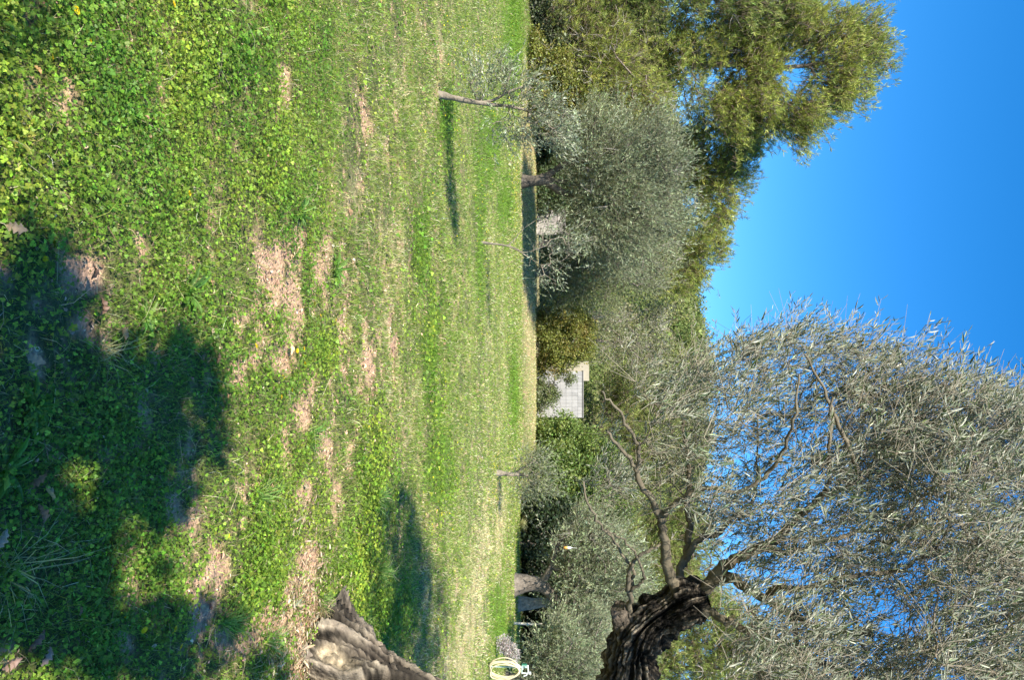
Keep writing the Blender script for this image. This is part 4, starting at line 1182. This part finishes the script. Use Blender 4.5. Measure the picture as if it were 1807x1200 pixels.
# ------------------------------------------------------------------ small things on the near ground
def flower_mesh(rng, r):
    """a yellow daisy-like head"""
    n = 18
    a = np.arange(n) * 2 * pi / n
    D = np.c_[np.cos(a), np.sin(a), np.full(n, .22)]
    N = np.tile([0, 0, 1.0], (n, 1)); P = np.zeros((n, 3))
    c = vary(rng, n, (0.85, 0.66, 0.01), .06, .02)
    p1 = cards(P, D, N, r, r * .5, c)
    a2 = a + .17
    D2 = np.c_[np.cos(a2), np.sin(a2), np.full(n, .55)]
    p2 = cards(P + [0, 0, .001], D2, N, r * .6, r * .35, vary(rng, n, (0.8, 0.55, 0.01), .06, .02))
    return [p1, p2]
def flowers():
    rng = np.random.default_rng(3)
    px = [(383, 710), (447, 615), (530, 615), (524, 622), (521, 618), (533, 632), (540, 634), (538, 645), (500, 671), (515, 678), (512, 694), (550, 535), (587, 563), (574, 593), (660, 560), (232, 1100), (263, 1101), (306, 1107), (303, 1118), (320, 1135), (408, 944), (405, 905),
          (305, 8), (131, 20), (334, 342), (552, 815), (652, 1058), (96, 450), (213, 1151), (312, 935), (152, 70), (90, 96), (650, 1083), (566, 560), (493, 700)]
    labs = ['bright yellow flower in the clover right at the tip of the tree shade', 'yellow flower at the near edge of the largest bare soil patch', 'large open yellow flower in the cluster just beyond the largest bare soil patch', 'yellow flower touching the large open one in the cluster beyond the bare soil', 'small yellow flower on the near side of the cluster beyond the bare soil', 'yellow flower at the middle of the cluster beyond the bare soil', 'yellow flower on the far side of the cluster beyond the bare soil', 'yellow flower at the right end of the cluster beyond the bare soil', 'yellow flower standing alone right of the main cluster, nearest the shade', 'yellow flower a little beyond the lone one right of the main cluster', 'tiny yellow flower last in the row right of the main cluster', 'yellow flower between the two strips of bare soil in mid foreground', 'yellow flower on green turf beyond the bare soil strips', 'yellow flower just right of the one on green turf beyond the strips', 'farthest small yellow flower before the mid field grass begins', 'yellow flower in deep shade, nearest of the group below the old olive', 'second yellow flower in deep shade below the old olive', 'broad yellow flower at the edge of the shade in front of the old olive', "small yellow flower tucked beside the broad one at the shade's edge", 'yellow flower farthest right in the shade in front of the old olive', 'yellow flower on sunlit turf just beyond the shaded soil patch', 'small yellow flower left of the shaded soil patch in the sun', 'largest yellow flower, alone at the far left of the near clover', 'yellow flower near the left edge, closer than the largest one', 'single yellow flower in the middle of the sunlit left clover', 'yellow flower by the grass tuft on the bare strip', "yellow flower in the tall green tuft by the old olive's shadow", 'yellow flower lying in the left patch of tree shade near the bottom', 'yellow flower in the lower right corner shade', 'yellow flower beside the shaded bare patch', 'tiny yellow flower by a brown leaf near the left corner', 'tiny yellow flower below the weed at the left of the near clover', "yellow flower at the far side of the old olive's foot by its shadow", 'yellow flower between two bare strips left of the main cluster', 'small yellow flower beside the large bare patch on its shaded side']
    lab = labs[0]
    fm = None
    protos = []
    root0 = None
    for i, (x, y) in enumerate(px):
        g_ = gnd(x, y)
        h = .045
        g2 = gnd(x, y) * (1 - h / H) + CAMP * np.array([0, 0, 0]) * 0
        z = gz(np.array([[g2[0], g2[1]]]))[0]
        if root0 is None:
            root0 = thing("yellow_flower", lab, "flower", (0, 0, 0), "yellow flowers in the near field")
            mk("flower_head", [(v + [0, 0, h + .012], f, c) for v, f, c in flower_mesh(rng, .016)], M_HERB, root0)
            mk("stem", tube([(0, 0, 0), (.002, 0, h / 2), (0, 0, h + .011)], .0012, 5, (.1, .2, .03)), M_HERB, root0)
            r = root0
        else:
            r = root0.copy(); COL.objects.link(r)
            for ch in list(root0.children):
                c2 = ch.copy(); COL.objects.link(c2); c2.parent = r
        r.location = (g2[0], g2[1], z)
        r['label'] = labs[i]
        s = rng.uniform(.55, 1.0) * (1 + g2[1] * .02)
        r.scale = (s, s, s)
        r.rotation_euler = (rng.normal(0, .2) + .25, rng.normal(0, .2), rng.uniform(0, 6))
    # the far sprinkling of yellow flowers, nobody could count
    n = 5200
    XY = in_view(n, 8, 34, rng)
    P3 = np.c_[XY, np.zeros(n)]
    qx, qy = proj(P3)
    band = patch(qx, qy, [(800, 270, 14, 60), (845, 400, 8, 150), (795, 60, 20, 60), (855, 150, 12, 60), (905, 320, 5, 60), (850, 480, 6, 60), (870, 830, 12, 60), (760, 900, 30, 100), (900, 240, 6, 50)], np.zeros(n), np.zeros(n))
    k = rng.random(n) < .05 + band * .8
    XY = XY[k]; n = len(XY)
    a = rng.uniform(0, 6.3, n)
    s = .014 + XY[:, 1] * .0009
    p = cards(np.c_[XY, gz(XY) + rng.uniform(.05, .11, n)], np.c_[np.cos(a), np.sin(a), np.full(n, .2)], np.tile([0, -.6, 1.0], (n, 1)), s, s, vary(rng, n, (0.8, .64, .02), .1, .04))
    tag(mk("wildflowers", [p], M_HERB), "sprinkling of tiny yellow blossoms through the middle of the field", "wildflowers", kind='stuff')
flowers()

def dead_leaf(rng, L):
    """curled lobed oak leaf, a thin double-curved sheet"""
    ns, nw = 22, 7
    t = np.linspace(0, 1, ns)
    w = (0.30 * np.sin(pi * t ** .8) ** .7 * (0.72 + .28 * np.cos(t * 2 * pi * 4.0)) + .01) * L
    u = np.linspace(-1, 1, nw)
    X = t[:, None] * L - L / 2 + 0 * u[None] + np.abs(u[None]) * w[:, None] * .35
    Y = w[:, None] * u[None]
    Z = rng.uniform(.15, .5) * L * u[None] ** 2 * .6 * np.sin(pi * t)[:, None] + .12 * L * np.sin(t * 4 + rng.uniform(0, 3))[:, None] + .02 * L * np.cos(u * 9)[None]
    V = np.stack([X, Y, Z - Z.min()], -1).reshape(-1, 3)
    i = np.arange(ns - 1)[:, None] * nw; j = np.arange(nw - 1)[None]
    Q = np.stack([i + j, i + j + 1, i + nw + j + 1, i + nw + j], -1).reshape(-1, 4)
    st = tube([(-L / 2, 0, .1 * L), (-L * .62, .01 * L, .12 * L), (-L * .75, .03 * L, .08 * L)], L * .012, 4, (.25, .15, .08), cap=False)
    return V, Q, st
def litter():
    rng = np.random.default_rng(14)
    sp = [((72, 848), (0.42, .2, .1), "reddish brown lobed dead leaf, the farthest left of three in the clover"), ((93, 872), (.62, .42, .24), "pale tan dead leaf lying between two reddish brown ones"), ((78, 907), (.42, .22, .13), "reddish brown dead leaf right of the pale tan one"),
          ((67, 1130), (.30, .17, .12), "dark curled dead leaf with a torn edge in deep shade"), ((82, 1160), (.42, .30, .25), "greyish pink lobed dead leaf at the lower right of the shade"), ((20, 1170), (.5, .32, .25), "pinkish dead leaf nearest the bottom right corner of the upright view"),
          ((30, 402), (.62, .44, .28), "pale dead leaf alone in sunlit clover near the bottom edge"), ((163, 572), (.2, .12, .09), "long dark brown dead leaf beside a bare spot in the shade"), ((222, 588), (.66, .42, .25), "tan dead leaf in a sun patch between two shade blotches"), ((254, 580), (.62, .4, .24), "small square tan dead leaf at the edge of the shade"),
          ((384, 632), (.5, .28, .15), "orange-brown dead leaf at the tip of the tree shade"), ((70, 635), (.58, .4, .26), "bleached crumpled dead leaf in the middle of the shade"), ((260, 208), (.7, .42, .26), "small pinkish dead leaf in the sunlit clover at the left"), ((72, 122), (.6, .36, .15), "small orange dead leaf in the sunlit clover near the left corner"),
          ((142, 1078), (.4, .22, .13), "thin brown dead leaf tip sticking up in shade"), ((5, 950), (.55, .42, .34), "pale dead leaf cut by the bottom edge"), ((473, 523), (.72, .5, .2), "yellow-tan dead leaf on the large bare soil patch"), ((375, 500), (.6, .36, .2), "lone tan dead leaf in the green just short of the bare soil"), ((180, 540), (.35, .2, .13), "brown folded dead leaf against the small bare spot"), ((165, 480), (.4, .22, .14), "broad reddish dead leaf lying on the small bare spot")]
    for i, ((x, y), c, lab) in enumerate(sp):
        g_ = gnd(x, y)
        L = rng.uniform(.045, .065) if i not in (12, 13, 9, 14) else .03
        V, Q, st = dead_leaf(rng, L)
        cols = np.array(c) * .8 * (0.7 + .6 * fbm(V, 60, i))[:, None]
        th = rng.uniform(0, 2 * pi)
        o = mk("dead_leaf", [(V, Q, cols)] + st, M_HERB, smooth=True)
        z = gz(g_[None, :2])[0] + .045
        s = 1 - .045 / H
        o.location = (g_[0] * s, g_[1] * s, z)
        o.rotation_euler = (rng.normal(0, .25), rng.normal(0, .25), th)
        tag(o, lab, "dead leaf", "dead leaves fallen on the near ground")
litter()

def rosette(name, label, px, py, n, L, W, pal, seed, spread=.75, cat="plant"):
    rng = np.random.default_rng(seed)
    g_ = gnd(px, py)
    z = gz(g_[None, :2])[0]
    a = np.arange(n) * 2.4 + rng.normal(0, .2, n)
    el = rng.uniform(.15, spread, n)
    D = np.c_[np.cos(a) * np.cos(el), np.sin(a) * np.cos(el), np.sin(el)]
    N = unit(np.cross(np.cross(D, [0, 0, 1.0]), D))
    P = np.zeros((n, 3)) + D * L * .05
    s = L * rng.uniform(.55, 1.1, n)
    o = mk(name, [leaves(P, D, N, s, W, vary(rng, n, mixcol(rng, n, *pal), .15, .05), .3, .25)], M_HERB)
    o.location = (g_[0], g_[1], z)
    tag(o, label, cat)
GP = ([(0.13, 0.26, 0.05), (0.2, 0.34, 0.08), (0.1, 0.2, 0.05)], [2, 2, 1])
rosette("broadleaf_plant", "bright broad-leaved green plant with upright leaves in the sunlit clover", 325, 515, 20, .12, .014, GP, 1, 1.2)
rosette("broadleaf_plant", "flat rosette of long glossy leaves at the edge of the tree shade", 255, 560, 22, .09, .015, GP, 2)
rosette("broadleaf_plant", "loose rosette of dull green leaves deep in the tree shade", 60, 720, 22, .10, .017, GP, 3)
rosette("broadleaf_plant", "upright leafy plant on the far side of the bare soil strips", 590, 475, 26, .13, .016, GP, 4, 1.1)
rosette("broadleaf_plant", "small green rosette at the left, beyond the sunlit clover", 520, 375, 24, .12, .015, GP, 5, 1.0)
rosette("broadleaf_plant", "wide rosette cut by the lower edge in the darkest shade", 10, 830, 20, .11, .018, GP, 7, 1.0)
rosette("broadleaf_plant", "pale leafy weed in the sunlit clover near the left corner", 220, 180, 22, .09, .014, GP, 8, .9)
rosette("broadleaf_plant", "yellowish weed rosette at the very left of the near clover", 28, 240, 22, .08, .012, ([(0.3, .33, .07), (.4, .36, .1)], [1, 1]), 9, 1.0)

def tuft(label, px, py, n, L, W, pal, seed, lean=.6):
    rng = np.random.default_rng(seed)
    g_ = gnd(px, py)
    z = gz(g_[None, :2])[0]
    P = np.c_[rng.normal(0, .02, (n, 2)), np.zeros(n)]
    D = np.c_[rng.normal(0, lean, (n, 2)), np.ones(n)]
    o = mk("grass_tuft", [blades(P, D, L * rng.uniform(.5, 1.15, n), W, vary(rng, n, mixcol(rng, n, *pal), .15, .05), rng, .6)], M_HERB)
    o.location = (g_[0], g_[1], z)
    tag(o, label, "grass tuft")
GT = ([(0.2, .34, .08), (.3, .4, .12), (.12, .26, .05), (.5, .45, .25)], [3, 2, 2, 1])
tuft("spraying tuft of long pale grass blades on the bare soil in mid foreground", 455, 878, 60, .26, .005, GT, 1)
tuft("long-bladed grass tuft between the shade and the foot of the old olive", 395, 1100, 60, .24, .005, GT, 2)
tuft("grass tuft leaning over the bare strip just beyond the shade's edge", 545, 770, 50, .2, .006, GT, 3, .9)
tuft("bushy grass tuft hard against the roots of the old olive", 470, 1135, 70, .2, .005, GT, 4)
tuft("short green tuft pushing up against the left side of the old olive's foot", 560, 1062, 60, .16, .005, GT, 21)
tuft("straggling dry grass tuft at the lower corner of the shade", 20, 1010, 46, .3, .004, ([(.4, .38, .2), (.3, .33, .15)], [1, 1]), 5, 1.1)
tuft("dry bent grass tuft where the shade meets the small bare spot", 180, 620, 36, .2, .003, ([(.45, .4, .22), (.3, .33, .15)], [1, 1]), 6, 1.1)
tuft("dense tuft beyond the old olive's roots at the edge of its shadow", 660, 1010, 90, .3, .008, GT, 7)
tuft("green tuft in the lush band beside the old olive's shadow", 655, 880, 90, .26, .008, GT, 8)
tuft("dry blond tuft of tall grass before the dark gap under the right side trees", 915, 925, 160, .6, .02, ([(.5, .45, .25), (.35, .38, .15)], [2, 1]), 9)
tuft("blond tuft against the base of the olive's root on its field side", 560, 1075, 90, .16, .004, ([(.5, .4, .25), (.35, .3, .18)], [2, 1]), 10, .8)

def foot_litter():
    """dry twigs, chips and straw heaped round the old olive's foot"""
    rng = np.random.default_rng(44)
    n = 5200
    XY = np.array([2.05, 4.7]) + rng.normal(0, 1, (n, 2)) * np.array([0.42, 0.42])
    a = rng.uniform(0, 2 * pi, n)
    D = np.c_[np.cos(a), np.sin(a), rng.normal(0.05, .3, n)]
    N = unit(np.c_[rng.normal(0, .6, (n, 2)), np.ones(n)])
    P = np.c_[XY, gz(XY) + rng.uniform(.005, .05, n)]
    col = vary(rng, n, mixcol(rng, n, [(.5, .36, .24), (.62, .5, .34), (.25, .17, .11), (.4, .35, .26)], [3, 2, 2, 2]), .25, .06)
    s = .03 * np.exp(rng.normal(0, .5, n))
    tag(mk("twig_litter", [leaves(P, D, N, s, .004 + s * .12, col, .3)], M_HERB), "dry twigs and leaf scraps scattered round the foot of the old olive", "litter", kind='stuff')
foot_litter()

def stems():
    """dead stems and fallen twigs lying over the clover"""
    rng = np.random.default_rng(46)
    n = 900
    XY = in_view(n, 1.8, 7, rng)
    a = rng.uniform(0, 2 * pi, n)
    L_ = rng.uniform(.03, .16, n)
    P = np.c_[XY, gz(XY) + rng.uniform(.02, .06, n)]
    Q_ = P + np.c_[np.cos(a) * L_, np.sin(a) * L_, rng.normal(0, .15, n) * L_]
    col = vary(rng, n, mixcol(rng, n, [(.5, .42, .27), (.62, .55, .38), (.25, .17, .11)], [3, 2, 2]), .25, .06)
    tag(mk("dry_stems", [tubes(P, Q_, .0011, .0006, 3, col, rng.normal(0, .01, (n, 3)))], M_HERB), "thin dead stems and straws lying over the clover", "litter", kind='stuff')
stems()
